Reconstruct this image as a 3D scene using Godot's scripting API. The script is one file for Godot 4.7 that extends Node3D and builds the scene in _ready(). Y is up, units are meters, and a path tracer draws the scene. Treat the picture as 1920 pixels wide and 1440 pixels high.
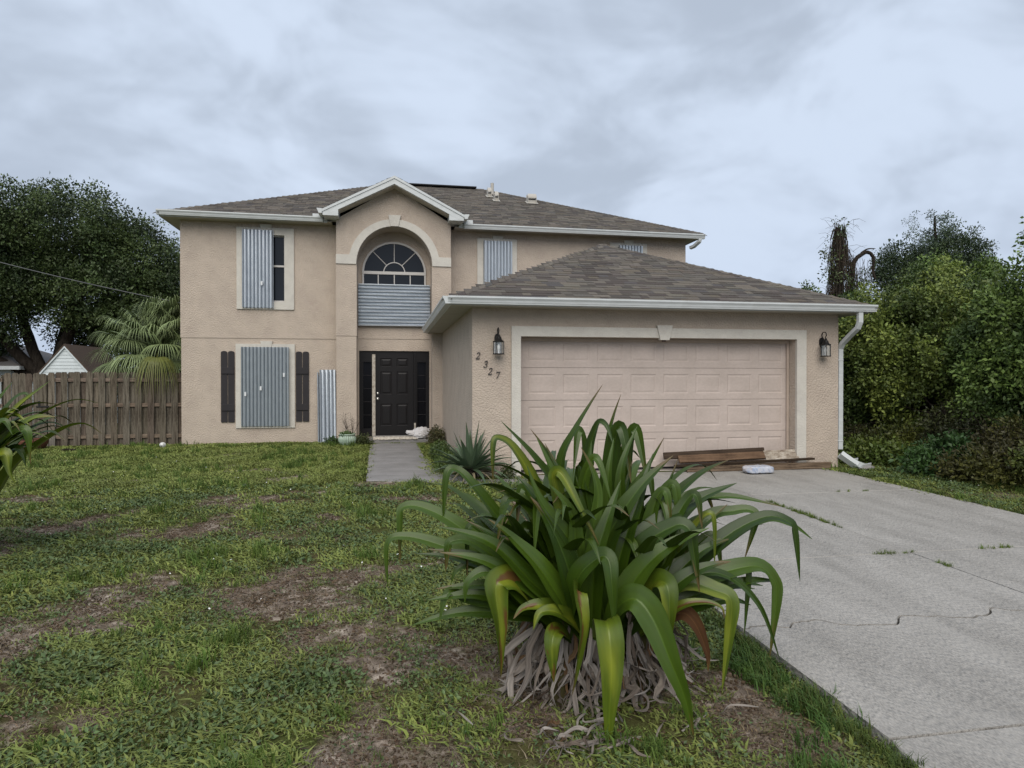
extends Node3D

# The house's own axes: x along its front, y up, z towards the street; metres. The camera stands at the street end of the lawn.

var rng := RandomNumberGenerator.new()
var taken := {}
var m := {}
var dirt_noise := FastNoiseLite.new()
var bump_noise := FastNoiseLite.new()


class Builder:
	var v := PackedVector3Array()
	var n := PackedVector3Array()
	var c := PackedColorArray()
	var uv := PackedVector2Array()
	var col := Color.WHITE
	var xf := Transform3D.IDENTITY

	func tri(a: Vector3, b: Vector3, d: Vector3) -> void:  # counter-clockwise as seen from outside
		a = xf * a
		b = xf * b
		d = xf * d
		var nn := (b - a).cross(d - a).normalized()
		v.append(a)
		v.append(d)
		v.append(b)
		for i in 3:
			n.append(nn)
			c.append(col)
			uv.append(Vector2.ZERO)

	func quad(a: Vector3, b: Vector3, d: Vector3, e: Vector3) -> void:
		tri(a, b, d)
		tri(a, d, e)

	func vert(p: Vector3, nn: Vector3, cc: Color, t := Vector2.ZERO) -> void:
		v.append(xf * p)
		n.append((xf.basis * nn).normalized())
		c.append(cc)
		uv.append(t)

	# a grid of points rows x cols, smooth; points are listed row by row
	func grid(p: PackedVector3Array, cc: PackedColorArray, rows: int, cols: int, closed := false, flip := false) -> void:
		var nn := PackedVector3Array()
		nn.resize(p.size())
		var span := cols if closed else cols - 1
		for r in rows - 1:
			for k in span:
				var a := r * cols + k
				var b := r * cols + (k + 1) % cols
				var d := a + cols
				var e := b + cols
				var f := (p[b] - p[a]).cross(p[d] - p[a]) + (p[e] - p[b]).cross(p[d] - p[b])
				if flip:
					f = -f
				nn[a] += f
				nn[b] += f
				nn[d] += f
				nn[e] += f
		for r in rows - 1:
			for k in span:
				var a := r * cols + k
				var b := r * cols + (k + 1) % cols
				var d := a + cols
				var e := b + cols
				var o := [a, d, b, b, d, e] if not flip else [a, b, d, b, e, d]
				for i: int in o:
					vert(p[i], nn[i], cc[i])

	func box(lo: Vector3, hi: Vector3) -> void:
		cbox(lo, hi, 0.0)

	func cbox(lo: Vector3, hi: Vector3, h: float) -> void:  # a box with chamfered edges
		var ctr := (lo + hi) * 0.5
		var r := (hi - lo) * 0.5
		h = minf(h, minf(r.x, minf(r.y, r.z)) * 0.45)
		for ax in 3:
			var a2 := (ax + 1) % 3
			var a3 := (ax + 2) % 3
			for s: float in [-1.0, 1.0]:
				var q: Array[Vector3] = []
				for k: Vector2 in [Vector2(-1, -1), Vector2(1, -1), Vector2(1, 1), Vector2(-1, 1)]:
					var p := Vector3.ZERO
					p[ax] = s * r[ax]
					p[a2] = k.x * (r[a2] - h)
					p[a3] = k.y * (r[a3] - h)
					q.append(ctr + p)
				if s > 0:
					quad(q[0], q[1], q[2], q[3])
				else:
					quad(q[3], q[2], q[1], q[0])
			if h > 0.0:
				for s2: float in [-1.0, 1.0]:
					for s3: float in [-1.0, 1.0]:
						var q: Array[Vector3] = []
						for k: Vector2 in [Vector2(-1, 0), Vector2(1, 0), Vector2(1, 1), Vector2(-1, 1)]:
							var p := Vector3.ZERO
							p[ax] = k.x * (r[ax] - h)
							p[a2] = s2 * (r[a2] - (h if k.y > 0.5 else 0.0))
							p[a3] = s3 * (r[a3] - (0.0 if k.y > 0.5 else h))
							q.append(ctr + p)
						if s2 * s3 > 0:
							quad(q[0], q[1], q[2], q[3])
						else:
							quad(q[3], q[2], q[1], q[0])
		if h > 0.0:
			for sx: float in [-1.0, 1.0]:
				for sy: float in [-1.0, 1.0]:
					for sz: float in [-1.0, 1.0]:
						var a := ctr + Vector3(sx * r.x, sy * (r.y - h), sz * (r.z - h))
						var b := ctr + Vector3(sx * (r.x - h), sy * r.y, sz * (r.z - h))
						var d := ctr + Vector3(sx * (r.x - h), sy * (r.y - h), sz * r.z)
						if sx * sy * sz > 0:
							tri(a, b, d)
						else:
							tri(a, d, b)

	func tube(pts: PackedVector3Array, rad: PackedFloat32Array, sides: int, capped := true) -> void:
		var p := PackedVector3Array()
		var cc := PackedColorArray()
		var side := Vector3.ZERO
		for i in pts.size():
			var t := (pts[mini(i + 1, pts.size() - 1)] - pts[maxi(i - 1, 0)]).normalized()
			if side == Vector3.ZERO:
				side = t.cross(Vector3.UP if absf(t.y) < 0.9 else Vector3.RIGHT).normalized()
			else:
				side = (side - t * side.dot(t)).normalized()
			var up := t.cross(side)
			for k in sides:
				var a := TAU * k / sides
				p.append(pts[i] + (side * cos(a) + up * sin(a)) * rad[i])
				cc.append(col)
		grid(p, cc, pts.size(), sides, true, false)
		if capped:
			for e in 2:
				var at := 0 if e == 0 else (pts.size() - 1) * sides
				var mid := pts[0] if e == 0 else pts[pts.size() - 1]
				for k in sides:
					if e == 0:
						tri(mid, p[at + k], p[at + (k + 1) % sides])
					else:
						tri(mid, p[at + (k + 1) % sides], p[at + k])

	# profile turned about y; points are (radius, height) from the top down; ribs push the radius in and out
	func lathe(profile: PackedVector2Array, sides: int, ribs := 0, depth := 0.0) -> void:
		var p := PackedVector3Array()
		var cc := PackedColorArray()
		for q in profile:
			for k in sides:
				var a := TAU * k / sides
				var r := q.x * (1.0 + depth * absf(cos(a * ribs * 0.5)))
				p.append(Vector3(cos(a) * r, q.y, sin(a) * r))
				cc.append(col)
		grid(p, cc, profile.size(), sides, true, true)

	# a flat outline in x, y (counter-clockwise) given a thickness from z1 (front) back to z0
	func prism(outline: PackedVector2Array, z0: float, z1: float) -> void:
		if Geometry2D.is_polygon_clockwise(outline):
			outline = outline.duplicate()
			outline.reverse()
		var t := Geometry2D.triangulate_polygon(outline)
		for i in range(0, t.size(), 3):
			var a := outline[t[i]]
			var b := outline[t[i + 1]]
			var d := outline[t[i + 2]]
			if (b - a).cross(d - a) < 0:
				var s := b
				b = d
				d = s
			tri(Vector3(a.x, a.y, z1), Vector3(b.x, b.y, z1), Vector3(d.x, d.y, z1))
			tri(Vector3(a.x, a.y, z0), Vector3(d.x, d.y, z0), Vector3(b.x, b.y, z0))
		for i in outline.size():
			var a := outline[i]
			var b := outline[(i + 1) % outline.size()]
			quad(Vector3(a.x, a.y, z0), Vector3(b.x, b.y, z0), Vector3(b.x, b.y, z1), Vector3(a.x, a.y, z1))

	# a wall in x, y from z1 (front) back to z0 with rectangular openings
	func wall(x0: float, x1: float, y0: float, y1: float, z0: float, z1: float, holes: Array) -> void:
		var xs: Array = [x0, x1]
		var ys: Array = [y0, y1]
		for h: Rect2 in holes:
			xs.append_array([h.position.x, h.end.x])
			ys.append_array([h.position.y, h.end.y])
		xs.sort()
		ys.sort()
		for i in xs.size() - 1:
			for j in ys.size() - 1:
				if xs[i + 1] - xs[i] < 1e-5 or ys[j + 1] - ys[j] < 1e-5:
					continue
				var mid := Vector2((xs[i] + xs[i + 1]) * 0.5, (ys[j] + ys[j + 1]) * 0.5)
				var open := false
				for h: Rect2 in holes:
					open = open or h.has_point(mid)
				if open:
					continue
				quad(Vector3(xs[i], ys[j], z1), Vector3(xs[i + 1], ys[j], z1), Vector3(xs[i + 1], ys[j + 1], z1), Vector3(xs[i], ys[j + 1], z1))
				quad(Vector3(xs[i], ys[j], z0), Vector3(xs[i], ys[j + 1], z0), Vector3(xs[i + 1], ys[j + 1], z0), Vector3(xs[i + 1], ys[j], z0))
		var edges := [[Rect2(x0, y0, x1 - x0, y1 - y0), 1.0]]
		for h: Rect2 in holes:
			edges.append([h, -1.0])
		for e in edges:
			var r: Rect2 = e[0]
			var q := [r.position, Vector2(r.end.x, r.position.y), r.end, Vector2(r.position.x, r.end.y)]
			for i in 4:
				var a: Vector2 = q[i]
				var b: Vector2 = q[(i + 1) % 4]
				if e[1] < 0:
					var s := a
					a = b
					b = s
				quad(Vector3(a.x, a.y, z0), Vector3(b.x, b.y, z0), Vector3(b.x, b.y, z1), Vector3(a.x, a.y, z1))

	func mesh() -> ArrayMesh:
		var a := []
		a.resize(Mesh.ARRAY_MAX)
		a[Mesh.ARRAY_VERTEX] = v
		a[Mesh.ARRAY_NORMAL] = n
		a[Mesh.ARRAY_COLOR] = c
		a[Mesh.ARRAY_TEX_UV] = uv
		var out := ArrayMesh.new()
		out.add_surface_from_arrays(Mesh.PRIMITIVE_TRIANGLES, a)
		return out


# ---------------------------------------------------------------- naming

func numbered(parent: Node, called: String) -> String:
	var key := str(parent.get_instance_id()) + called
	var k: int = taken.get(key, 0)
	taken[key] = k + 1
	return called if k == 0 else "%s_%03d" % [called, k]


func tag(o: Node3D, label := "", category := "", group := "", kind := "") -> Node3D:
	if label:
		o.set_meta("label", label)
	if category:
		o.set_meta("category", category)
	if group:
		o.set_meta("group", group)
	if kind:
		o.set_meta("kind", kind)
	return o


func thing(called: String, label: String, category: String, at := Vector3.ZERO, turn := 0.0, group := "") -> Node3D:
	var o := Node3D.new()
	o.name = numbered(self, called)
	o.position = at
	o.rotation.y = turn
	add_child(o, true)
	tag(o, label, category, group)
	return o


func part(parent: Node, called: String, shape, material: Material, at := Transform3D.IDENTITY) -> MeshInstance3D:
	var o := MeshInstance3D.new()
	o.name = numbered(parent, called)
	o.mesh = shape.mesh() if shape is Builder else shape
	o.material_override = material
	o.transform = at
	parent.add_child(o, true)
	return o


func copy_of(o: Node3D, at: Vector3, turn: float, label: String) -> Node3D:
	var k: Node3D = o.duplicate()
	var called := String(o.name)
	k.name = numbered(self, called)
	k.position = at
	k.rotation.y = turn
	add_child(k, true)
	k.set_meta("label", label)
	return k


func scatter(parent: Node, called: String, shape: Mesh, material: Material, where: Array[Transform3D], tint: PackedColorArray) -> MultiMeshInstance3D:
	var mm := MultiMesh.new()
	mm.transform_format = MultiMesh.TRANSFORM_3D
	mm.use_colors = true
	mm.mesh = shape
	mm.instance_count = where.size()
	for i in where.size():
		mm.set_instance_transform(i, where[i])
		mm.set_instance_color(i, tint[i])
	var o := MultiMeshInstance3D.new()
	o.name = numbered(parent, called)
	o.multimesh = mm
	o.material_override = material
	parent.add_child(o, true)
	return o


func lin(r: float, g: float, b: float) -> Color:  # 0..255 sRGB to linear, for vertex colours
	return Color(r / 255.0, g / 255.0, b / 255.0).srgb_to_linear()


func vary(c: Color, by: float) -> Color:
	var f := 1.0 + rng.randf_range(-by, by)
	return Color(c.r * f * (1.0 + rng.randf_range(-by, by) * 0.3), c.g * f, c.b * f * (1.0 + rng.randf_range(-by, by) * 0.3))


# ---------------------------------------------------------------- textures and materials

# layers: [frequency per picture, octaves, weight, seed]
func tones(size: int, layers: Array, ramp: Array, contrast := 1.0) -> Image:
	var sum := PackedFloat32Array()
	sum.resize(size * size)
	var total := 0.0
	for l in layers:
		var f := FastNoiseLite.new()
		f.noise_type = FastNoiseLite.TYPE_SIMPLEX_SMOOTH
		f.seed = int(l[3])
		f.frequency = float(l[0]) / size
		f.fractal_octaves = int(l[1])
		var d := f.get_seamless_image(size, size, false, false, 0.15, true).get_data()
		for i in sum.size():
			sum[i] += d[i] * float(l[2])
		total += l[2]
	var bytes := PackedByteArray()
	bytes.resize(size * size * 3)
	var table := PackedByteArray()
	for i in 256:
		var t := clampf((i / 255.0 - 0.5) * contrast + 0.5, 0.0, 1.0) * (ramp.size() - 1)
		var k := mini(int(t), ramp.size() - 2)
		var a: Color = ramp[k]
		var c := a.lerp(ramp[k + 1], t - k)
		table.append_array([int(c.r * 255), int(c.g * 255), int(c.b * 255)])
	for i in sum.size():
		var k := clampi(int(sum[i] / total), 0, 255) * 3
		bytes[i * 3] = table[k]
		bytes[i * 3 + 1] = table[k + 1]
		bytes[i * 3 + 2] = table[k + 2]
	return Image.create_from_data(size, size, false, Image.FORMAT_RGB8, bytes)


func picture(im: Image) -> ImageTexture:
	return ImageTexture.create_from_image(im)


func relief(size: int, layers: Array, strength: float, contrast := 1.0) -> ImageTexture:
	var im := tones(size, layers, [Color.BLACK, Color.WHITE], contrast)
	im.bump_map_to_normal_map(strength)
	return picture(im)


func grey(a: float, b: float) -> Array:
	return [Color(a, a, a), Color(b, b, b)]


func stone(called: String, color: Color, tex: Texture2D, scale: Vector3, rough := 0.9, normal: Texture2D = null, depth := 1.0, spec := 0.35, world := true) -> StandardMaterial3D:
	var k := StandardMaterial3D.new()
	k.resource_name = called
	k.albedo_color = color
	k.albedo_texture = tex
	k.roughness = rough
	k.metallic_specular = spec
	k.uv1_triplanar = true
	k.uv1_world_triplanar = world
	k.uv1_scale = scale
	if normal:
		k.normal_enabled = true
		k.normal_texture = normal
		k.normal_scale = depth
	m[called] = k
	return k


func leafy(called: String, rough: float, spec: float, through: Color) -> StandardMaterial3D:
	var k := StandardMaterial3D.new()
	k.resource_name = called
	k.vertex_color_use_as_albedo = true
	k.roughness = rough
	k.metallic_specular = spec
	k.cull_mode = BaseMaterial3D.CULL_DISABLED
	k.backlight_enabled = true
	k.backlight = through
	m[called] = k
	return k


func plain(called: String, color: Color, rough: float, metal := 0.0, spec := 0.5) -> StandardMaterial3D:
	var k := StandardMaterial3D.new()
	k.resource_name = called
	k.albedo_color = color
	k.roughness = rough
	k.metallic = metal
	k.metallic_specular = spec
	m[called] = k
	return k


func srgb(r: float, g: float, b: float) -> Color:  # linear base colour 0..1 to the sRGB that albedo_color takes
	return Color(r, g, b).linear_to_srgb()


func make_materials() -> void:
	var mottle := picture(tones(512, [[3, 3, 1.0, 11], [11, 3, 0.5, 13], [90, 3, 0.9, 12]], [Color(0.885, 0.865, 0.855), Color(0.955, 0.945, 0.925), Color(1, 0.985, 0.965)], 1.3))
	var bumps := relief(512, [[42, 2, 1.0, 21], [110, 2, 0.45, 22]], 5.0, 1.6)
	var fine := relief(512, [[120, 3, 1.0, 31]], 4.0)
	stone("stucco", srgb(0.515, 0.449, 0.393), mottle, Vector3(0.55, 0.55, 0.55), 0.92, bumps, 0.55, 0.25)
	stone("trim_stucco", srgb(0.60, 0.59, 0.56), mottle, Vector3(0.7, 0.7, 0.7), 0.85, bumps, 0.3, 0.3)
	stone("soffit_paint", srgb(0.48, 0.46, 0.42), mottle, Vector3(0.9, 0.9, 0.9), 0.8)
	var streaks := picture(tones(256, [[4, 3, 1.0, 41], [40, 3, 0.8, 42]], [Color(0.92, 0.92, 0.915), Color(1, 1, 1)], 1.5))
	stone("gutter_paint", srgb(0.57, 0.60, 0.61), streaks, Vector3(0.8, 2.2, 0.8), 0.4, null, 1.0, 0.5)
	stone("garage_paint", srgb(0.505, 0.43, 0.388), streaks, Vector3(0.35, 0.5, 0.35), 0.55, null, 1.0, 0.4)
	stone("opening_paint", srgb(0.44, 0.36, 0.30), streaks, Vector3(0.5, 0.5, 0.5), 0.7)
	stone("black_paint", srgb(0.012, 0.011, 0.012), streaks, Vector3(0.8, 0.4, 0.8), 0.42)
	stone("shutter_paint", srgb(0.030, 0.027, 0.030), streaks, Vector3(0.8, 0.4, 0.8), 0.6)
	stone("peeled_white", srgb(0.55, 0.52, 0.47), picture(tones(256, [[9, 4, 1.0, 45], [40, 2, 0.4, 46]], [Color(0.7, 0.66, 0.62), Color(0.95, 0.94, 0.92), Color(1, 1, 1)], 1.4)), Vector3(1.6, 1.0, 1.6), 0.7)
	var grit := picture(tones(512, [[170, 2, 1.0, 51], [20, 3, 0.3, 52]], grey(0.72, 1.0), 1.8))
	var shingle := stone("shingle", Color.WHITE, grit, Vector3(1.2, 1.2, 1.2), 0.95, fine, 0.6, 0.2)
	shingle.vertex_color_use_as_albedo = true
	stone("underlay", srgb(0.07, 0.062, 0.057), grit, Vector3(1.2, 1.2, 1.2), 0.95)
	plain("dark_vent", srgb(0.012, 0.012, 0.014), 0.8)
	plain("vent_paint", srgb(0.42, 0.40, 0.36), 0.6)
	var slab := picture(tones(1024, [[3, 4, 0.55, 61], [14, 4, 0.35, 62], [280, 2, 1.5, 63]], [Color(0.72, 0.718, 0.715), Color(0.89, 0.888, 0.885), Color(1, 1, 1)], 1.8))
	stone("concrete", srgb(0.40, 0.385, 0.36), slab, Vector3(0.42, 0.3, 0.15), 0.93, relief(512, [[110, 3, 1.0, 64], [40, 2, 0.5, 65]], 4.0), 0.55, 0.25)
	stone("path_concrete", srgb(0.33, 0.32, 0.315), slab, Vector3(0.31, 0.31, 0.5), 0.93, fine, 0.5, 0.25)
	var grain := picture(tones(512, [[6, 4, 1.0, 71], [50, 3, 0.8, 72]], [Color(0.5, 0.48, 0.47), Color(0.85, 0.84, 0.83), Color(1, 1, 1)], 2.0))
	var fence := stone("weathered_wood", Color.WHITE, grain, Vector3(5.0, 0.22, 5.0), 0.9, null, 1.0, 0.2)
	fence.vertex_color_use_as_albedo = true
	var board := stone("board_wood", Color.WHITE, grain, Vector3(0.25, 5.0, 5.0), 0.75, null, 1.0, 0.3)
	board.vertex_color_use_as_albedo = true
	stone("bark", srgb(0.05, 0.042, 0.035), grain, Vector3(1.4, 0.35, 1.4), 0.95, bumps, 1.0, 0.2)
	var zinc := plain("galvanised", srgb(0.47, 0.51, 0.55), 0.33, 0.6)
	zinc.albedo_texture = picture(tones(256, [[8, 4, 1.0, 81], [60, 2, 0.5, 82]], [Color(0.93, 0.935, 0.94), Color(1, 1, 1)], 1.4))
	zinc.uv1_triplanar = true
	zinc.uv1_world_triplanar = true
	zinc.uv1_scale = Vector3(1.1, 0.5, 1.1)
	var dull := zinc.duplicate()
	dull.resource_name = "dull_zinc"
	dull.albedo_color = srgb(0.32, 0.36, 0.39)
	dull.roughness = 0.52
	dull.metallic = 0.45
	m["dull_zinc"] = dull
	plain("sticker", srgb(0.62, 0.64, 0.66), 0.6)
	plain("glass_dark", srgb(0.012, 0.014, 0.018), 0.04, 0.0, 0.42)
	plain("sidelight_glass", srgb(0.008, 0.008, 0.01), 0.12, 0.0, 0.25)
	plain("vinyl", srgb(0.62, 0.62, 0.61), 0.45)
	plain("window_vinyl", srgb(0.50, 0.48, 0.46), 0.5)
	plain("lantern_metal", srgb(0.014, 0.013, 0.013), 0.45, 0.3)
	var pane := plain("lantern_glass", Color(0.92, 0.95, 0.95, 0.14), 0.05)
	pane.transparency = BaseMaterial3D.TRANSPARENCY_ALPHA
	plain("bulb_glass", srgb(0.75, 0.75, 0.74), 0.25)
	plain("number_metal", srgb(0.035, 0.03, 0.028), 0.5)
	plain("chrome", srgb(0.7, 0.7, 0.68), 0.25, 0.9)
	leafy("crinum_leaf", 0.38, 0.45, srgb(0.03, 0.055, 0.006))
	leafy("small_leaf", 0.5, 0.4, srgb(0.03, 0.05, 0.01))
	leafy("grass_blade", 0.6, 0.3, srgb(0.04, 0.06, 0.012))
	leafy("dry_leaf", 0.85, 0.2, srgb(0.06, 0.05, 0.04))
	leafy("agave_leaf", 0.5, 0.4, srgb(0.01, 0.015, 0.008))
	leafy("palm_leaf", 0.5, 0.4, srgb(0.02, 0.03, 0.008))
	stone("terracotta", srgb(0.13, 0.055, 0.035), mottle, Vector3(2, 2, 2), 0.8)
	stone("glazed_green", srgb(0.33, 0.42, 0.34), streaks, Vector3(3, 2, 3), 0.3, null, 1.0, 0.5)
	stone("soil", srgb(0.05, 0.038, 0.03), grit, Vector3(2, 2, 2), 0.98)
	stone("sack_cloth", srgb(0.66, 0.66, 0.69), mottle, Vector3(3, 3, 3), 0.7)
	stone("siding_paint", srgb(0.60, 0.66, 0.68), streaks, Vector3(0.5, 0.5, 0.5), 0.6)
	stone("brown_roof", srgb(0.10, 0.072, 0.055), grit, Vector3(0.8, 0.8, 0.8), 0.95)
	plain("wire_rubber", srgb(0.09, 0.095, 0.10), 0.6)


# ---------------------------------------------------------------- ground

const SPOTS := [[-2.2, -8.0, 1.1], [-2.6, -6.6, 0.9], [-0.35, -4.5, 0.75], [-1.35, -3.8, 0.55], [-0.9, -5.4, 0.6], [1.0, -3.3, 0.75], [1.7, -3.5, 0.55], [-0.2, -3.4, 0.5], [0.2, -9.4, 0.6], [-1.2, -9.2, 0.7], [2.1, -3.0, 0.25], [-1.0, -7.0, 0.6]]


func base_y(z: float) -> float:
	return -0.04 - 0.02 * clampf(z + 10.9, 0.0, 14.0)


func in_drive(x: float, z: float, by: float) -> bool:
	return x > 2.38 + by and x < 7.63 - by and z > -10.9 and z < 6.0


func in_path(x: float, z: float, by: float) -> bool:
	if x > -0.42 + by and x < 0.72 - by and z > -16.9 + by and z < -10.75 - by:
		return true
	return x > 0.2 and x < 2.5 and z > -11.1 + x * 0.32 + by and z < -10.68 + x * 0.16 - by


func ground_y(x: float, z: float) -> float:
	var y := base_y(z) + bump_noise.get_noise_2d(x, z) * 0.022
	if in_drive(x, z, 0.12) or in_path(x, z, 0.06):
		y -= 0.12
	elif x > 1.6 and x < 2.6 and z > -4.6 and z < 1.0:
		y -= 0.035 * smoothstep(1.6, 2.2, x)
	return y


func bare(x: float, z: float) -> float:  # 0 grass .. 1 bare soil
	var d := dirt_noise.get_noise_2d(x, z) * 1.25 - 0.20 - 0.032 * clampf(-z - 8.0, 0.0, 9.0)
	for s in SPOTS:
		var q := Vector2(x - s[0], (z - s[1]) * 1.25).length() / float(s[2])
		d += 0.36 * (1.0 - smoothstep(0.1, 1.2, q))
	d += bump_noise.get_noise_2d(x * 4.0 + 30.0, z * 4.0) * 0.28
	return clampf(d * 1.5 + 0.32, 0.0, 0.92)


func build_ground() -> void:
	var size := 1024
	var fine := FastNoiseLite.new()
	fine.seed = 5
	fine.frequency = 0.35
	fine.fractal_octaves = 4
	var fine2 := FastNoiseLite.new()
	fine2.seed = 6
	fine2.frequency = 9.0
	fine2.fractal_octaves = 3
	var bytes := PackedByteArray()
	bytes.resize(size * size * 3)
	var soil := Color(0.51, 0.465, 0.42)
	var sand := Color(0.68, 0.645, 0.60)
	var thatch := Color(0.335, 0.315, 0.215)
	var green := Color(0.30, 0.33, 0.18)
	for j in size:
		var z := -20.0 + 24.0 * (j + 0.5) / size
		for i in size:
			var x := -12.0 + 24.0 * (i + 0.5) / size
			var f := fine2.get_noise_2d(x, z)
			var g := thatch.lerp(green, clampf(0.5 + fine.get_noise_2d(x, z) * 1.4 + f * 0.4, 0.0, 1.0))
			var s := soil.lerp(sand, clampf(f * 0.9 + fine.get_noise_2d(z * 3.0, x * 3.0) * 0.9 + 0.1, 0.0, 1.0))
			var c := g.lerp(s, smoothstep(0.2, 0.8, bare(x, z) + f * 0.35 + fine.get_noise_2d(x * 2.5, z * 2.5) * 0.25))
			c = c * (1.0 + f * 0.25)
			var k := (j * size + i) * 3
			bytes[k] = clampi(int(c.r * 255), 0, 255)
			bytes[k + 1] = clampi(int(c.g * 255), 0, 255)
			bytes[k + 2] = clampi(int(c.b * 255), 0, 255)
	var k := StandardMaterial3D.new()
	k.resource_name = "lawn_soil"
	k.albedo_texture = picture(Image.create_from_data(size, size, false, Image.FORMAT_RGB8, bytes))
	k.roughness = 0.97
	k.metallic_specular = 0.15
	k.detail_enabled = true
	k.detail_blend_mode = BaseMaterial3D.BLEND_MODE_MUL
	k.detail_uv_layer = BaseMaterial3D.DETAIL_UV_2
	k.detail_albedo = picture(tones(512, [[70, 3, 1.0, 95], [200, 2, 0.9, 96]], [Color(0.55, 0.53, 0.52), Color(0.95, 0.94, 0.93), Color(1, 1, 1)], 2.2))
	k.uv2_triplanar = true
	k.uv2_world_triplanar = true
	k.uv2_scale = Vector3(1.1, 1.1, 1.1)
	var xs := PackedFloat32Array()
	var zs := PackedFloat32Array()
	for a: float in [-400, -200, -100, -50, -30, -22, -17, -14, -12]:
		xs.append(a)
	var at := -11.0
	while at < 13.0:
		xs.append(at)
		at += 0.12 if at > -4.0 and at < 8.5 else 0.3
	for a: float in [14, 17, 22, 30, 50, 100, 200, 400]:
		xs.append(a)
	for a: float in [-400, -200, -100, -60, -40, -30, -24]:
		zs.append(a)
	at = -20.0
	while at < 4.0:
		zs.append(at)
		at += 0.12
	for a: float in [5, 7, 10, 20, 50, 100, 300]:
		zs.append(a)
	var b := Builder.new()
	var pts := PackedVector3Array()
	var cols := PackedColorArray()
	for z in zs:
		for x in xs:
			pts.append(Vector3(x, ground_y(x, z), z))
			cols.append(Color.WHITE)
	b.grid(pts, cols, zs.size(), xs.size(), false, true)
	for i in b.v.size():
		b.uv[i] = Vector2((b.v[i].x + 12.0) / 24.0, (b.v[i].z + 20.0) / 24.0)
	var o := part(self, "ground", b, k)
	tag(o, "sloping front lawn with bare sandy soil showing through", "lawn", "", "structure")


func slab_piece(parent: Node, called: String, outline: PackedVector2Array, lift: float, thick: float, mat: Material) -> void:
	# outline in x, z; the top follows the slope of the ground
	var q := outline
	if Geometry2D.is_polygon_clockwise(q):
		q.reverse()
	var ins := Geometry2D.offset_polygon(q, -0.008)
	var inner: PackedVector2Array = ins[0] if ins.size() else q
	if Geometry2D.is_polygon_clockwise(inner):
		inner.reverse()
	var b := Builder.new()
	var t := Geometry2D.triangulate_polygon(inner)
	var top := func(p: Vector2, down: float) -> Vector3: return Vector3(p.x, base_y(p.y) + lift - down, p.y)
	for i in range(0, t.size(), 3):
		var p1: Vector3 = top.call(inner[t[i]], 0.0)
		var p2: Vector3 = top.call(inner[t[i + 1]], 0.0)
		var p3: Vector3 = top.call(inner[t[i + 2]], 0.0)
		if (p2 - p1).cross(p3 - p1).y < 0:
			b.tri(p1, p3, p2)
		else:
			b.tri(p1, p2, p3)
	for i in inner.size():
		var a1 := inner[i]
		var a2 := inner[(i + 1) % inner.size()]
		var mid := (a1 + a2) * 0.5
		var out := (a2 - a1).rotated(-PI / 2).normalized()
		var o1 := a1 + out * 0.008
		var o2 := a2 + out * 0.008
		var p1: Vector3 = top.call(a1, 0.0)
		var p2: Vector3 = top.call(a2, 0.0)
		var p3: Vector3 = top.call(o2, 0.008)
		var p4: Vector3 = top.call(o1, 0.008)
		b.quad(p2, p1, p4, p3)
		b.quad(p3, p4, p4 - Vector3(0, thick, 0), p3 - Vector3(0, thick, 0))
	part(parent, called, b, mat)


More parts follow.
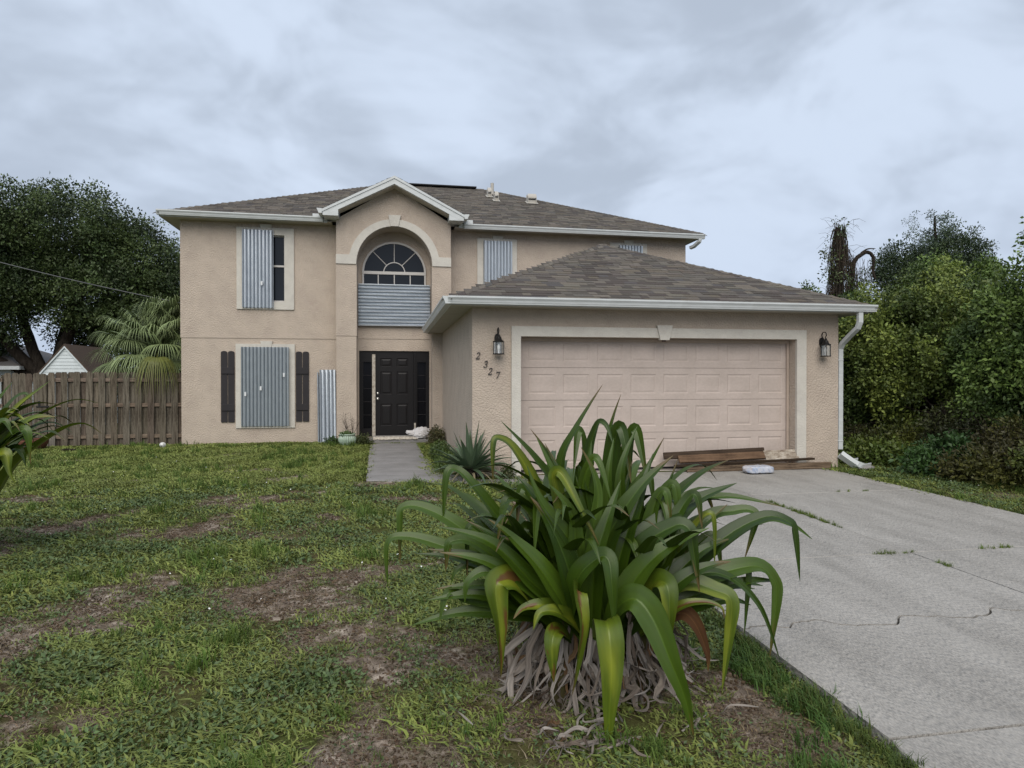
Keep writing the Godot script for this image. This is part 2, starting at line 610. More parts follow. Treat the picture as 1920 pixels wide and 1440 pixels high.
func build_paving() -> void:
	var drive := Node3D.new()
	drive.name = "driveway"
	add_child(drive, true)
	tag(drive, "wide cracked concrete driveway leading up to the garage", "driveway", "", "structure")
	var L := 2.385
	var R := 7.63
	var C0 := 4.965
	var C1 := 4.98
	var rows := [[-10.84, -8.71], [-8.695, -5.75]]
	for r in rows:
		slab_piece(drive, "slab", PackedVector2Array([Vector2(L, r[0]), Vector2(C0, r[0]), Vector2(C0, r[1]), Vector2(L, r[1])]), 0.022, 0.1, m.concrete)
		slab_piece(drive, "slab", PackedVector2Array([Vector2(C1, r[0]), Vector2(R, r[0]), Vector2(R, r[1]), Vector2(C1, r[1])]), 0.022, 0.1, m.concrete)
	# the row with the crack that wanders across it
	var f := FastNoiseLite.new()
	f.seed = 9
	f.frequency = 1.3
	f.fractal_octaves = 5
	f.fractal_gain = 0.5
	var far_l := PackedVector2Array([Vector2(L, -5.735), Vector2(C0, -5.735)])
	var far_r := PackedVector2Array([Vector2(C1, -5.735), Vector2(R, -5.735)])
	var near_l := PackedVector2Array([Vector2(C0, -2.88), Vector2(2.38, -2.88)])
	var near_r := PackedVector2Array([Vector2(R, -2.88), Vector2(C1, -2.88)])
	var steps := 70
	for i in steps + 1:
		var t := float(i) / steps
		var xl := lerpf(L, C0, t)
		var z := -4.2 + f.get_noise_1d(xl) * 0.24
		near_l.append(Vector2(xl, z + 0.011))
		var xr := lerpf(C1, R, t)
		var z2 := -4.2 + f.get_noise_1d(xr) * 0.24
		near_r.append(Vector2(xr, z2 + 0.011))
		var xb := lerpf(C0, L, t)
		far_l.append(Vector2(xb, -4.2 + f.get_noise_1d(xb) * 0.24 - 0.011))
		var xq := lerpf(R, C1, t)
		far_r.append(Vector2(xq, -4.2 + f.get_noise_1d(xq) * 0.24 - 0.011))
	for q: PackedVector2Array in [far_l, far_r, near_l, near_r]:
		crack_piece(drive, q)
	# the apron at the street end flares outwards
	slab_piece(drive, "slab", PackedVector2Array([Vector2(2.38, -2.865), Vector2(R, -2.865), Vector2(7.9, -1.6), Vector2(9.2, 0.4), Vector2(0.9, 0.4), Vector2(1.9, -1.6), Vector2(2.24, -2.2)]), 0.022, 0.1, m.concrete)
	slab_piece(drive, "slab", PackedVector2Array([Vector2(0.8, 0.42), Vector2(9.3, 0.42), Vector2(10.2, 3.0), Vector2(-0.2, 3.0)]), 0.022, 0.1, m.concrete)
	var path := Node3D.new()
	path.name = "path"
	add_child(path, true)
	tag(path, "narrow grey concrete walk from the front door to the driveway", "path", "", "structure")
	slab_piece(path, "slab", PackedVector2Array([Vector2(-0.46, -16.95), Vector2(0.66, -16.95), Vector2(0.7, -14.0), Vector2(-0.42, -14.0)]), 0.02, 0.1, m.path_concrete)
	slab_piece(path, "slab", PackedVector2Array([Vector2(-0.42, -13.992), Vector2(0.7, -13.992), Vector2(0.86, -11.75), Vector2(1.2, -10.9), Vector2(1.35, -10.6), Vector2(2.37, -10.52), Vector2(2.37, -10.1), Vector2(1.3, -10.28), Vector2(-0.36, -10.8)]), 0.02, 0.1, m.path_concrete)
	slab_piece(path, "doorstep", PackedVector2Array([Vector2(-0.79, -17.79), Vector2(1.06, -17.79), Vector2(1.06, -16.965), Vector2(-0.79, -16.965)]), 0.1, 0.14, m.path_concrete)


func crack_piece(parent: Node, q: PackedVector2Array) -> void:  # no chamfer, so that the broken edge stays ragged
	if Geometry2D.is_polygon_clockwise(q):
		q.reverse()
	var b := Builder.new()
	var t := Geometry2D.triangulate_polygon(q)
	for i in range(0, t.size(), 3):
		var p: Array[Vector3] = []
		for k in 3:
			var a := q[t[i + k]]
			p.append(Vector3(a.x, base_y(a.y) + 0.022, a.y))
		if (p[1] - p[0]).cross(p[2] - p[0]).y < 0:
			b.tri(p[0], p[2], p[1])
		else:
			b.tri(p[0], p[1], p[2])
	for i in q.size():
		var a := q[i]
		var e := q[(i + 1) % q.size()]
		var p1 := Vector3(a.x, base_y(a.y) + 0.022, a.y)
		var p2 := Vector3(e.x, base_y(e.y) + 0.022, e.y)
		b.quad(p2, p1, p1 - Vector3(0, 0.1, 0), p2 - Vector3(0, 0.1, 0))
	part(parent, "slab", b, m.concrete)


func blade_tuft(count: int, spread: float, lo: float, hi: float, width: float, lean: float, sway: Color, other: Color) -> ArrayMesh:
	var b := Builder.new()
	for i in count:
		var a := rng.randf() * TAU
		var at := Vector3(cos(a), 0, sin(a)) * spread * sqrt(rng.randf())
		var h := rng.randf_range(lo, hi)
		var d := rng.randf() * TAU
		var out := Vector3(cos(d), 0, sin(d)) * h * lean * rng.randf_range(0.4, 1.4)
		var side := Vector3(-sin(d + 0.6), 0, cos(d + 0.6)) * width * rng.randf_range(0.7, 1.2) * 0.5
		var p0 := at - Vector3(0, 0.012, 0)
		var p1 := at + out * 0.35 + Vector3(0, h * 0.62, 0)
		var p2 := at + out + Vector3(0, h * rng.randf_range(0.62, 1.0), 0)
		var c := sway.lerp(other, rng.randf())
		b.col = c
		b.quad(p0 - side, p0 + side, p1 + side, p1 - side)
		b.tri(p1 - side, p1 + side, p2)
	return b.mesh()


func leaf_spray(count: int, radius: float, length: float, width: float, rise: float, flat := 0.0) -> ArrayMesh:
	# leaves spread through a small ball, each folded along its middle
	var b := Builder.new()
	for i in count:
		var d := Vector3(rng.randfn(), rng.randfn(), rng.randfn()).normalized()
		var at := d * radius * pow(rng.randf(), 0.4)
		at.y *= 1.0 - flat
		var dir := (d + Vector3(rng.randfn(), rng.randfn() + rise, rng.randfn()) * 0.7).normalized()
		var side := dir.cross(Vector3(rng.randfn(), rng.randfn() + 1.2, rng.randfn())).normalized()
		var nn := side.cross(dir)
		var l := length * rng.randf_range(0.6, 1.2)
		var w := width * rng.randf_range(0.7, 1.2) * 0.5
		b.col = Color.WHITE * rng.randf_range(0.72, 1.2)
		var mid := at + dir * l * 0.45 - nn * w * 0.35
		var tip := at + dir * l - nn * l * 0.15
		b.tri(at, mid + side * w + nn * w * 0.3, tip)
		b.tri(at, tip, mid - side * w + nn * w * 0.3)
	return b.mesh()


func build_lawn() -> void:
	var g1 := lin(98, 107, 56)
	var g2 := lin(122, 133, 70)
	var short_grass := blade_tuft(24, 0.1, 0.012, 0.032, 0.010, 2.1, Color(1, 1, 1), Color(1.25, 1.15, 1.1))
	var tall_grass := blade_tuft(20, 0.06, 0.06, 0.14, 0.007, 0.7, Color(1, 1, 1), Color(1.2, 1.2, 1.0))
	var weed := leaf_spray(22, 0.075, 0.028, 0.013, 0.5, 0.75)
	var straw := blade_tuft(14, 0.1, 0.006, 0.02, 0.004, 4.0, Color(1, 1, 1), Color(0.6, 0.55, 0.5))
	var wg: Array[Transform3D] = []
	var cg := PackedColorArray()
	var wt: Array[Transform3D] = []
	var ct := PackedColorArray()
	var ww: Array[Transform3D] = []
	var cw := PackedColorArray()
	var wd: Array[Transform3D] = []
	var cd := PackedColorArray()
	var kind := FastNoiseLite.new()
	kind.seed = 33
	kind.frequency = 0.8
	kind.fractal_octaves = 3
	var clump := FastNoiseLite.new()
	clump.seed = 35
	clump.frequency = 2.6
	clump.fractal_octaves = 3
	var z := -17.5
	while z < -1.6:
		var step := lerpf(0.045, 0.085, clampf((-z - 3.0) / 9.0, 0.0, 1.0))
		var half := 0.80 * (-z) + 1.5
		var x := maxf(-half * 1.08 - 0.3, -10.5)
		while x < minf(half * 1.35, 10.5):
			var px := x + rng.randf_range(-0.5, 0.5) * step
			var pz := z + rng.randf_range(-0.5, 0.5) * step
			x += step
			if in_drive(px, pz, -0.01) or in_path(px, pz, -0.02) or (px > 1.3 and px < 7.95 and pz < -10.85) or (px > -5.0 and pz < -17.55) or (pz < -17.1 and px > -1.3) or (px > 2.4 and px < 7.6):
				continue
			if px > 9.6 and pz < -8.0:
				continue
			var d := bare(px, pz)
			var cl := clump.get_noise_2d(px, pz)
			if cl < -0.1 and z > -11.0 and rng.randf() < 0.55 - cl * 0.8:
				continue
			var k := kind.get_noise_2d(px, pz)
			var at := Vector3(px, ground_y(px, pz), pz)
			var yaw := Basis(Vector3.UP, rng.randf() * TAU)
			var far := clampf((-z - 3.0) / 9.0, 0.0, 1.0)
			if rng.randf() > d * 1.02 - 0.03:
				var s := rng.randf_range(0.75, 1.25) * (1.0 + clampf(cl, -0.3, 0.5) * 0.9) * lerpf(1.0, 1.35, far) * (1.0 - 0.45 * d)
				var tint := g1.lerp(g2, clampf(0.35 + k * 0.9 + far * 0.35, 0.0, 1.0))
				if far < 0.85 and rng.randf() < 0.42 - k * 0.6:
					ww.append(Transform3D(yaw.scaled(Vector3.ONE * s * 1.1), at + Vector3(0, 0.012, 0)))
					cw.append(vary(lin(82, 100, 60), 0.28))
				elif k > 0.22 and rng.randf() < 0.2:
					wt.append(Transform3D(yaw.scaled(Vector3.ONE * s * 0.8), at))
					ct.append(vary(lin(78, 98, 44), 0.25))
				else:
					wg.append(Transform3D(yaw.scaled(Vector3.ONE * s), at))
					cg.append(vary(tint, 0.22))
			if far < 0.7 and rng.randf() < 0.3 + d * 0.55:
				wd.append(Transform3D(yaw.scaled(Vector3.ONE * rng.randf_range(0.7, 1.3)), at))
				cd.append(vary(lin(118, 106, 88), 0.4))
		z += step
	# a ragged fringe along the drive, and tufts in its joints
	for i in 420:
		var pz := rng.randf_range(-10.5, -2.0)
		var right := rng.randf() < 0.45
		var px := 7.66 + absf(rng.randfn()) * 0.06 if right else 2.33 - absf(rng.randfn()) * 0.07
		wt.append(Transform3D(Basis(Vector3.UP, rng.randf() * TAU).scaled(Vector3.ONE * rng.randf_range(0.35, 0.9)), Vector3(px, base_y(pz) - 0.01, pz)))
		ct.append(vary(lin(76, 90, 44), 0.35))
	for q in [[4.97, -7.5, 0.0, 0.75, 85], [4.8, -5.74, 0.22, 0.0, 14], [5.95, -5.74, 0.2, 0.0, 12], [4.97, -5.3, 0.0, 0.12, 8], [4.45, -8.7, 0.3, 0.0, 12], [6.6, -8.7, 0.25, 0.0, 6]]:
		for i in int(q[4]):
			var px: float = q[0] + rng.randf_range(-1, 1) * q[2] + rng.randfn() * 0.014
			var pz: float = q[1] + rng.randf_range(-1, 1) * q[3] + rng.randfn() * 0.014
			wt.append(Transform3D(Basis(Vector3.UP, rng.randf() * TAU).scaled(Vector3.ONE * rng.randf_range(0.3, 0.62)), Vector3(px, base_y(pz) + 0.005, pz)))
			ct.append(vary(lin(88, 104, 44), 0.3))
	# longer clumps by the drive near the street
	for q in [[2.15, -3.75, 0.2, 34], [2.2, -3.3, 0.14, 26], [1.9, -2.5, 0.3, 24]]:
		for i in int(q[3]):
			var px: float = minf(q[0] + rng.randfn() * q[2] * 0.5, 2.36)
			var pz: float = q[1] + rng.randfn() * q[2]
			wt.append(Transform3D(Basis(Vector3.UP, rng.randf() * TAU).scaled(Vector3.ONE * rng.randf_range(0.7, 1.15)), Vector3(px, ground_y(px, pz), pz)))
			ct.append(vary(lin(66, 90, 42), 0.3))
	tag(scatter(self, "lawn_grass", short_grass, m.grass_blade, wg, cg), "short creeping lawn grass in worn patches", "grass", "", "stuff")
	tag(scatter(self, "tall_grass", tall_grass, m.grass_blade, wt, ct), "longer grass tufts along the driveway edge and joints", "grass", "", "stuff")
	tag(scatter(self, "ground_weeds", weed, m.small_leaf, ww, cw), "low broad-leaved weeds creeping through the lawn", "weeds", "", "stuff")
	tag(scatter(self, "dry_grass", straw, m.dry_leaf, wd, cd), "dead straw lying on the bare soil of the lawn", "dry grass", "", "stuff")
	# leaf litter and crumbs on the bare soil
	var lb := Builder.new()
	for k in 5:
		lb.col = Color.WHITE * rng.randf_range(0.6, 1.3)
		var c := Vector3(rng.randfn(), 0, rng.randfn()) * 0.05 + Vector3(0, 0.006, 0)
		var d := Vector3(rng.randfn(), 0.15, rng.randfn()).normalized() * rng.randf_range(0.01, 0.028)
		var s := d.cross(Vector3(0.2, 1, 0.1)).normalized() * rng.randf_range(0.002, 0.007)
		lb.quad(c - d, c + s + Vector3(0, 0.004, 0), c + d, c - s)
	for k in 9:
		lb.col = Color.WHITE * rng.randf_range(0.5, 1.2)
		var c := Vector3(rng.randfn(), 0, rng.randfn()) * 0.06
		var r := rng.randf_range(0.003, 0.009)
		lb.cbox(c - Vector3(r, r, r * 0.8), c + Vector3(r * 1.2, r, r), r * 0.4)
	var wl: Array[Transform3D] = []
	var cl2 := PackedColorArray()
	for i in 16000:
		var pz := rng.randf_range(-10.5, -2.0)
		var px := rng.randf_range(-7.0, 2.35)
		var d := bare(px, pz)
		if rng.randf() > d * 1.1 - 0.12 or in_drive(px, pz, -0.02) or in_path(px, pz, -0.02):
			continue
		wl.append(Transform3D(Basis(Vector3.UP, rng.randf() * TAU).scaled(Vector3.ONE * rng.randf_range(0.6, 1.3)), Vector3(px, ground_y(px, pz), pz)))
		cl2.append(vary(lin(104, 92, 80).lerp(lin(74, 60, 46), rng.randf()), 0.3))
	tag(scatter(self, "leaf_litter", lb.mesh(), m.dry_leaf, wl, cl2), "crumbs and dead leaf scraps on the bare soil patches", "litter", "", "stuff")
	# small white blossoms
	var fb := Builder.new()
	for k in 6:
		var a := TAU * k / 6
		var o := Vector3(cos(a), 0.25, sin(a)) * 0.012
		var s := Vector3(-sin(a), 0, cos(a)) * 0.006
		fb.col = Color(1, 1, 1)
		fb.quad(Vector3.ZERO, o * 0.6 - s, o * 1.1, o * 0.6 + s)
	var wf: Array[Transform3D] = []
	var cf := PackedColorArray()
	for q in [[-0.5, -6.2, 0.5, 16], [-0.35, -5.2, 0.45, 8], [-1.9, -6.2, 0.5, 3], [-2.2, -10.6, 1.2, 26], [-3.6, -12.5, 1.5, 26], [-0.5, -10.9, 0.6, 14], [-5.0, -11.0, 1.6, 16], [8.3, -9.5, 0.5, 20]]:
		for i in int(q[3]):
			var px: float = q[0] + rng.randfn() * q[2]
			var pz: float = q[1] + rng.randfn() * q[2]
			if in_drive(px, pz, -0.05) or in_path(px, pz, -0.05):
				continue
			wf.append(Transform3D(Basis.from_euler(Vector3(rng.randfn() * 0.4, rng.randf() * TAU, rng.randfn() * 0.4)).scaled(Vector3.ONE * rng.randf_range(0.45, 1.0)), Vector3(px, ground_y(px, pz) + 0.04, pz)))
			cf.append(Color(0.75, 0.75, 0.72))
	tag(scatter(self, "white_flowers", fb.mesh(), m.small_leaf, wf, cf), "tiny white blossoms dotted about the lawn", "flowers", "", "stuff")


# ---------------------------------------------------------------- the house

const ZG := -10.88   # garage front
const ZF := -17.6    # main front
const ZP := -17.136  # front of the entrance gable
const ZR := -17.74   # back wall of the entrance recess


func trim_frame(house: Node3D, called: String, o: Rect2, i: Rect2, z: float, key_x: float, key_top: float, key_bottom: float, key_w: float) -> MeshInstance3D:
	var b := Builder.new()
	b.wall(o.position.x, o.end.x, o.position.y, o.end.y, z - 0.02, z + 0.035, [i])
	var t := part(house, called, b, m.trim_stucco)
	var k := Builder.new()
	k.prism(PackedVector2Array([Vector2(key_x - key_w * 0.36, key_bottom), Vector2(key_x + key_w * 0.36, key_bottom), Vector2(key_x + key_w * 0.5, key_top), Vector2(key_x - key_w * 0.5, key_top)]), z - 0.02, z + 0.047)
	part(t, "keystone", k, m.trim_stucco)
	return t


# corrugated sheet, ridges running along y; pitch of the ridges in metres
func corrugated(w: float, h: float, pitch: float, depth: float) -> Builder:
	var b := Builder.new()
	var pts := PackedVector3Array()
	var cols := PackedColorArray()
	var per := 14
	var n := int(w / pitch * per)
	var rows := 5
	for j in rows:
		for i in n + 1:
			var a := TAU * float(i) / per
			var s := smoothstep(0.2, 0.95, sin(a)) * 2.0 - 1.0
			var bend := 0.004 * sin(float(i) * 0.13 + j * 1.7)
			pts.append(Vector3(w * i / n, h * j / (rows - 1), s * depth + bend))
			cols.append(Color.WHITE)
	b.grid(pts, cols, rows, n + 1)
	var back := PackedVector3Array()
	for p in pts:
		back.append(p - Vector3(0, 0, 0.0015))
	b.grid(back, cols, rows, n + 1, false, true)
	return b


func sheet_marks(sheet: Node3D, spots: Array, depth: float) -> void:
	for s in spots:
		var b := Builder.new()
		b.cbox(Vector3(s[0] - 0.022, s[1] - 0.05, depth), Vector3(s[0] + 0.022, s[1] + 0.05, depth + 0.003), 0.001)
		part(sheet, "paper_sticker", b, m.sticker)


# one shingle tab: a thin wedge, butt edge at y = 0; x along the eave, z off the roof
func tab_into(b: Builder, w: float, up: float, thick: float) -> void:
	var g := 0.004
	var a := Vector3(g, 0, thick)
	var c := Vector3(w - g, 0, thick)
	var d := Vector3(w - g, up + 0.03, 0.002)
	var e := Vector3(g, up + 0.03, 0.002)
	b.quad(a, c, d, e)
	b.quad(Vector3(g, 0, 0), Vector3(w - g, 0, 0), c, a)
	b.tri(Vector3(g, 0, 0), a, e)
	b.tri(Vector3(w - g, 0, 0), d, c)


func shingle_tone() -> Color:
	var r := rng.randf()
	var c := lin(112, 107, 101)
	if r < 0.22:
		c = lin(96, 91, 87)
	elif r < 0.42:
		c = lin(124, 118, 110)
	elif r < 0.55:
		c = lin(116, 109, 100)
	elif r < 0.62:
		c = lin(98, 95, 94)
	return vary(c, 0.07)


# shingles on a front face: eave from x0 to x1 at (y, z), rising back at the given pitch; the sides follow 45-degree hips
func lay_shingles(roof: Node3D, x0: float, x1: float, y: float, z: float, pitch: float, run: float, singles: int, skip: Rect2) -> void:
	var ang := atan(pitch)
	var basis := Basis(Vector3.RIGHT, Vector3(0, sin(ang), -cos(ang)), Vector3(0, cos(ang), sin(ang)))
	var expo := 0.141
	var courses := int(run / cos(ang) / expo)
	var rest := Builder.new()
	var pool := {}
	var made := 0
	for i in courses + 1:
		var r := i * expo * cos(ang)
		var at := x0 + r + rng.randf_range(-0.05, 0.0)
		var end := x1 - r
		while at < end - 0.03:
			var w := 0.14 + 0.05 * rng.randi_range(0, 4)
			if at + w > end:
				w = end - at
			var p := Vector3(at, y + r * pitch, z - r)
			if not skip.has_point(Vector2(at + w * 0.5, r)):
				var thick: float = [0.005, 0.009, 0.012][rng.randi_range(0, 2)]
				if made < singles:
					var key := "%d_%d_%d" % [int(w * 40), int(thick * 1000), rng.randi_range(0, 5)]
					if not pool.has(key):
						var b := Builder.new()
						b.col = shingle_tone()
						tab_into(b, int(w * 40 + 0.5) / 40.0 if w > 0.1 else w, expo, thick)
						pool[key] = b.mesh()
					part(roof, "shingle", pool[key], m.shingle, Transform3D(basis, p))
					made += 1
				else:
					rest.xf = Transform3D(basis, p)
					rest.col = shingle_tone()
					tab_into(rest, w, expo, thick)
			at += w
	if rest.v.size():
		tag(part(roof, "upper_shingles" if singles else "shingles", rest, m.shingle), "", "", "", "stuff")


# folded cap shingles from a to b along a hip or ridge
func lay_caps(roof: Node3D, a: Vector3, e: Vector3, left: Vector3, right: Vector3, joined: bool) -> void:
	var along := (e - a).normalized()
	var step := 0.19
	var n := int((e - a).length() / step)
	var all := Builder.new()
	for i in n:
		var b := all if joined else Builder.new()
		b.col = shingle_tone()
		var p := a + along * (i * step)
		var q := p + along * (step + 0.05)
		var up := Vector3(0, 0.022, 0)
		var l1 := p + left * 0.15 + up * 0.7
		var r1 := p + right * 0.15 + up * 0.7
		b.quad(l1, p + up, q + up * 0.45, q + left * 0.15 + up * 0.3)
		b.quad(p + up, r1, q + right * 0.15 + up * 0.3, q + up * 0.45)
		b.quad(l1 - up * 0.7, p - up * 0.2, p + up, l1)
		b.quad(p - up * 0.2, r1 - up * 0.7, r1, p + up)
		if not joined:
			part(roof, "cap_shingle", b, m.shingle)
	if joined:
		tag(part(roof, "cap_shingles", all, m.shingle), "", "", "", "stuff")


# moulded eaves gutter; its back runs from a to e, it stands out towards out
func gutter(house: Node3D, a: Vector3, e: Vector3, out: Vector3, label := "") -> MeshInstance3D:
	var prof := PackedVector2Array([Vector2(0, -0.005), Vector2(0, -0.118), Vector2(0.078, -0.118), Vector2(0.082, -0.098), Vector2(0.088, -0.092), Vector2(0.096, -0.06), Vector2(0.112, -0.034), Vector2(0.118, -0.028), Vector2(0.118, 0.0), Vector2(0.106, 0.0), Vector2(0.106, -0.012), Vector2(0.1, -0.03), Vector2(0.076, -0.104), Vector2(0.008, -0.104), Vector2(0.008, -0.005)])
	var b := Builder.new()
	var n := prof.size()
	for i in n:
		var p := prof[i]
		var q := prof[(i + 1) % n]
		var p0 := a + out * p.x + Vector3.UP * p.y
		var p1 := e + out * p.x + Vector3.UP * p.y
		var q0 := a + out * q.x + Vector3.UP * q.y
		var q1 := e + out * q.x + Vector3.UP * q.y
		if (e - a).cross(Vector3.UP).dot(out) > 0:
			b.quad(q0, q1, p1, p0)
		else:
			b.quad(p0, p1, q1, q0)
	for s in 2:  # end caps
		var at := a if s == 0 else e
		var cap := PackedVector2Array([prof[0], prof[1], prof[2], prof[5], prof[7], prof[8]])
		for i in range(1, 5):
			var p1 := at + out * cap[0].x + Vector3.UP * cap[0].y
			var p2 := at + out * cap[i].x + Vector3.UP * cap[i].y
			var p3 := at + out * cap[i + 1].x + Vector3.UP * cap[i + 1].y
			b.tri(p1, p2, p3)
	var g := part(house, "gutter", b, m.gutter_paint)
	if label:
		g.set_meta("label", label)
	return g


func build_house() -> void:
	var h := thing("stucco_house", "two-storey tan stucco house with boarded windows and attached garage", "house")
	# walls
	var b := Builder.new()
	b.wall(-4.98, 8.1, -0.4, 5.45, ZF - 0.2, ZF, [Rect2(-3.52, 3.46, 0.96, 1.69), Rect2(-0.79, -0.4, 1.85, 5.8)])
	b.box(Vector3(-4.98, -0.4, -27.4), Vector3(-4.78, 5.45, ZF - 0.2))
	b.box(Vector3(7.9, -0.4, -27.4), Vector3(8.1, 5.45, ZF - 0.2))
	b.box(Vector3(-4.78, -0.4, -27.4), Vector3(7.9, 5.45, -27.2))
	b.box(Vector3(-4.78, 5.3, -27.2), Vector3(7.9, 5.44, ZF - 0.2))
	part(h, "main_wall", b, m.stucco)
	# the shallow step where the upper storey stands a little proud of the lower one
	b = Builder.new()
	b.wall(-4.995, -1.28, 2.575, 5.44, ZF - 0.01, ZF + 0.014, [Rect2(-3.52, 3.46, 0.96, 1.69)])
	part(h, "upper_wall", b, m.stucco)
	# entrance gable with its tall arch
	var arch := PackedVector2Array([Vector2(-1.283, -0.4), Vector2(-0.8, -0.4), Vector2(-0.8, 4.40)])
	for i in range(1, 28):
		var a := PI - PI * i / 28.0
		arch.append(Vector2(0.135 + cos(a) * 0.935, 4.40 + sin(a) * 0.965))
	arch.append_array([Vector2(1.07, 4.40), Vector2(1.07, -0.4), Vector2(1.538, -0.4), Vector2(1.538, 5.5), Vector2(0.13, 6.36), Vector2(-1.283, 5.5)])
	b = Builder.new()
	b.prism(arch, ZR + 0.002, ZP)
	part(h, "gable_wall", b, m.stucco)
	for s in [[-1.291, -0.792], [1.062, 1.546]]:
		b = Builder.new()
		b.box(Vector3(s[0], 2.632, ZR + 0.01), Vector3(s[1], 4.40, ZP + 0.012))
		part(h, "pier_facing", b, m.stucco)
	b = Builder.new()
	b.wall(-0.81, 1.08, -0.1, 5.42, ZR - 0.15, ZR, [Rect2(-0.762, 0.08, 1.792, 2.21)])
	b.box(Vector3(-0.8, 2.60, ZR - 0.02), Vector3(1.07, 2.93, ZR + 0.014))
	part(h, "recess_wall", b, m.stucco)
	# arch trim: a flat band with short level returns and a keystone
	var band := PackedVector2Array([Vector2(-1.288, 4.405), Vector2(-0.803, 4.405)])
	for i in range(1, 30):
		var a := PI - PI * i / 30.0
		band.append(Vector2(0.135 + cos(a) * 0.938, 4.405 + sin(a) * 0.968))
	band.append_array([Vector2(1.073, 4.405), Vector2(1.543, 4.405), Vector2(1.543, 4.635), Vector2(1.238, 4.635)])
	var a0 := asin(0.23 / 1.14)
	for i in range(1, 30):
		var a := a0 + (PI - 2 * a0) * i / 30.0
		band.append(Vector2(0.135 + cos(a) * 1.125, 4.405 + sin(a) * 1.14))
	band.append_array([Vector2(-0.968, 4.635), Vector2(-1.288, 4.635)])
	b = Builder.new()
	b.prism(band, ZP - 0.02, ZP + 0.04)
	var trim := part(h, "arch_trim", b, m.trim_stucco)
	b = Builder.new()
	b.prism(PackedVector2Array([Vector2(0.04, 5.37), Vector2(0.225, 5.37), Vector2(0.285, 5.645), Vector2(-0.02, 5.645)]), ZP - 0.01, ZP + 0.065)
	part(trim, "keystone", b, m.trim_stucco)
	# garage walls
	b = Builder.new()
	b.wall(1.323, 7.935, -0.4, 2.74, ZG - 0.2, ZG, [Rect2(2.118, -0.4, 4.98, 2.66)])
	b.box(Vector3(1.323, -0.4, ZF + 0.001), Vector3(1.523, 2.74, ZG - 0.2))
	b.box(Vector3(7.735, -0.4, ZF + 0.001), Vector3(7.935, 2.74, ZG - 0.2))
	b.box(Vector3(1.523, 2.6, ZF + 0.001), Vector3(7.735, 2.73, ZG - 0.26))
	part(h, "garage_wall", b, m.stucco)
	b = Builder.new()
	b.wall(1.965, 7.28, 0.0, 2.428, ZG - 0.015, ZG + 0.04, [Rect2(2.12, -0.1, 4.976, 2.364)])
	var gt := part(h, "garage_trim", b, m.trim_stucco)
	b = Builder.new()
	b.prism(PackedVector2Array([Vector2(4.525, 2.225), Vector2(4.685, 2.225), Vector2(4.745, 2.475), Vector2(4.465, 2.475)]), ZG - 0.01, ZG + 0.075)
	part(gt, "keystone", b, m.trim_stucco)
	b = Builder.new()
	b.cbox(Vector3(4.585, 2.2, ZG - 0.02), Vector3(4.64, 2.222, ZG + 0.03), 0.006)
	part(gt, "door_sensor", b, plain("sensor_red", srgb(0.05, 0.012, 0.012), 0.5))
	build_garage_door(h)
	build_windows(h)
	build_entrance(h)
	build_roofs(h)
	# house number set slantwise, one figure below the other
	var figures := [["2", 1.372, 1.885], ["3", 1.492, 1.748], ["2", 1.572, 1.632], ["7", 1.69, 1.572]]
	var font := SystemFont.new()
	font.font_names = PackedStringArray(["Droid Serif"])
	for q in figures:
		var t := TextMesh.new()
		t.text = q[0]
		t.font = font
		t.font_size = 64
		t.pixel_size = 0.0024
		t.depth = 0.014
		t.horizontal_alignment = HORIZONTAL_ALIGNMENT_LEFT
		t.vertical_alignment = VERTICAL_ALIGNMENT_BOTTOM
		var f := Builder.new()
		var arr := t.get_mesh_arrays()
		var vs: PackedVector3Array = arr[Mesh.ARRAY_VERTEX]
		var ix: PackedInt32Array = arr[Mesh.ARRAY_INDEX]
		var low := 1e9
		for p in vs:
			low = minf(low, p.y)
		for i in range(0, ix.size(), 3):
			var tri3: Array[Vector3] = []
			for k in 3:
				var p := vs[ix[i + k]]
				tri3.append(Vector3(p.x * 0.88 + (p.y - low) * 0.22, p.y - low, p.z))
			f.tri(tri3[0], tri3[2], tri3[1])
		var d := part(h, "house_number", f, m.number_metal, Transform3D(Basis.IDENTITY, Vector3(q[1], q[2], ZG + 0.012)))
		d.set_meta("label", "dark metal figure %s of the house number" % q[0])
	# downpipe at the garage's far corner: elbow, slanted offset, straight run, shoe
	b = Builder.new()
	var run := [Vector3(8.03, 2.73, ZG + 0.44), Vector3(8.03, 2.55, ZG + 0.44), Vector3(8.02, 2.45, ZG + 0.40), Vector3(8.0, 2.3, ZG + 0.18), Vector3(7.985, 2.2, ZG + 0.05), Vector3(7.985, 2.1, ZG - 0.02), Vector3(7.985, 0.3, ZG - 0.02)]
	rect_pipe(b, run, 0.042, 0.032)
	part(h, "downpipe", b, m.gutter_paint)
	for y in [1.9, 0.45]:
		b = Builder.new()
		b.cbox(Vector3(7.93, y - 0.012, ZG - 0.062), Vector3(8.032, y + 0.012, ZG + 0.016), 0.004)
		part(h, "pipe_strap", b, m.gutter_paint)


func rect_pipe(b: Builder, run: Array, hx: float, hz: float) -> void:
	var rings := []
	for i in run.size():
		var t: Vector3 = (run[mini(i + 1, run.size() - 1)] - run[maxi(i - 1, 0)]).normalized()
		var sx := Vector3.RIGHT
		var sz := t.cross(sx).normalized()
		sx = sz.cross(t).normalized()
		var p: Vector3 = run[i]
		rings.append([p - sx * hx - sz * hz, p + sx * hx - sz * hz, p + sx * hx + sz * hz, p - sx * hx + sz * hz])
	for i in rings.size() - 1:
		for k in 4:
			b.quad(rings[i][k], rings[i + 1][k], rings[i + 1][(k + 1) % 4], rings[i][(k + 1) % 4])


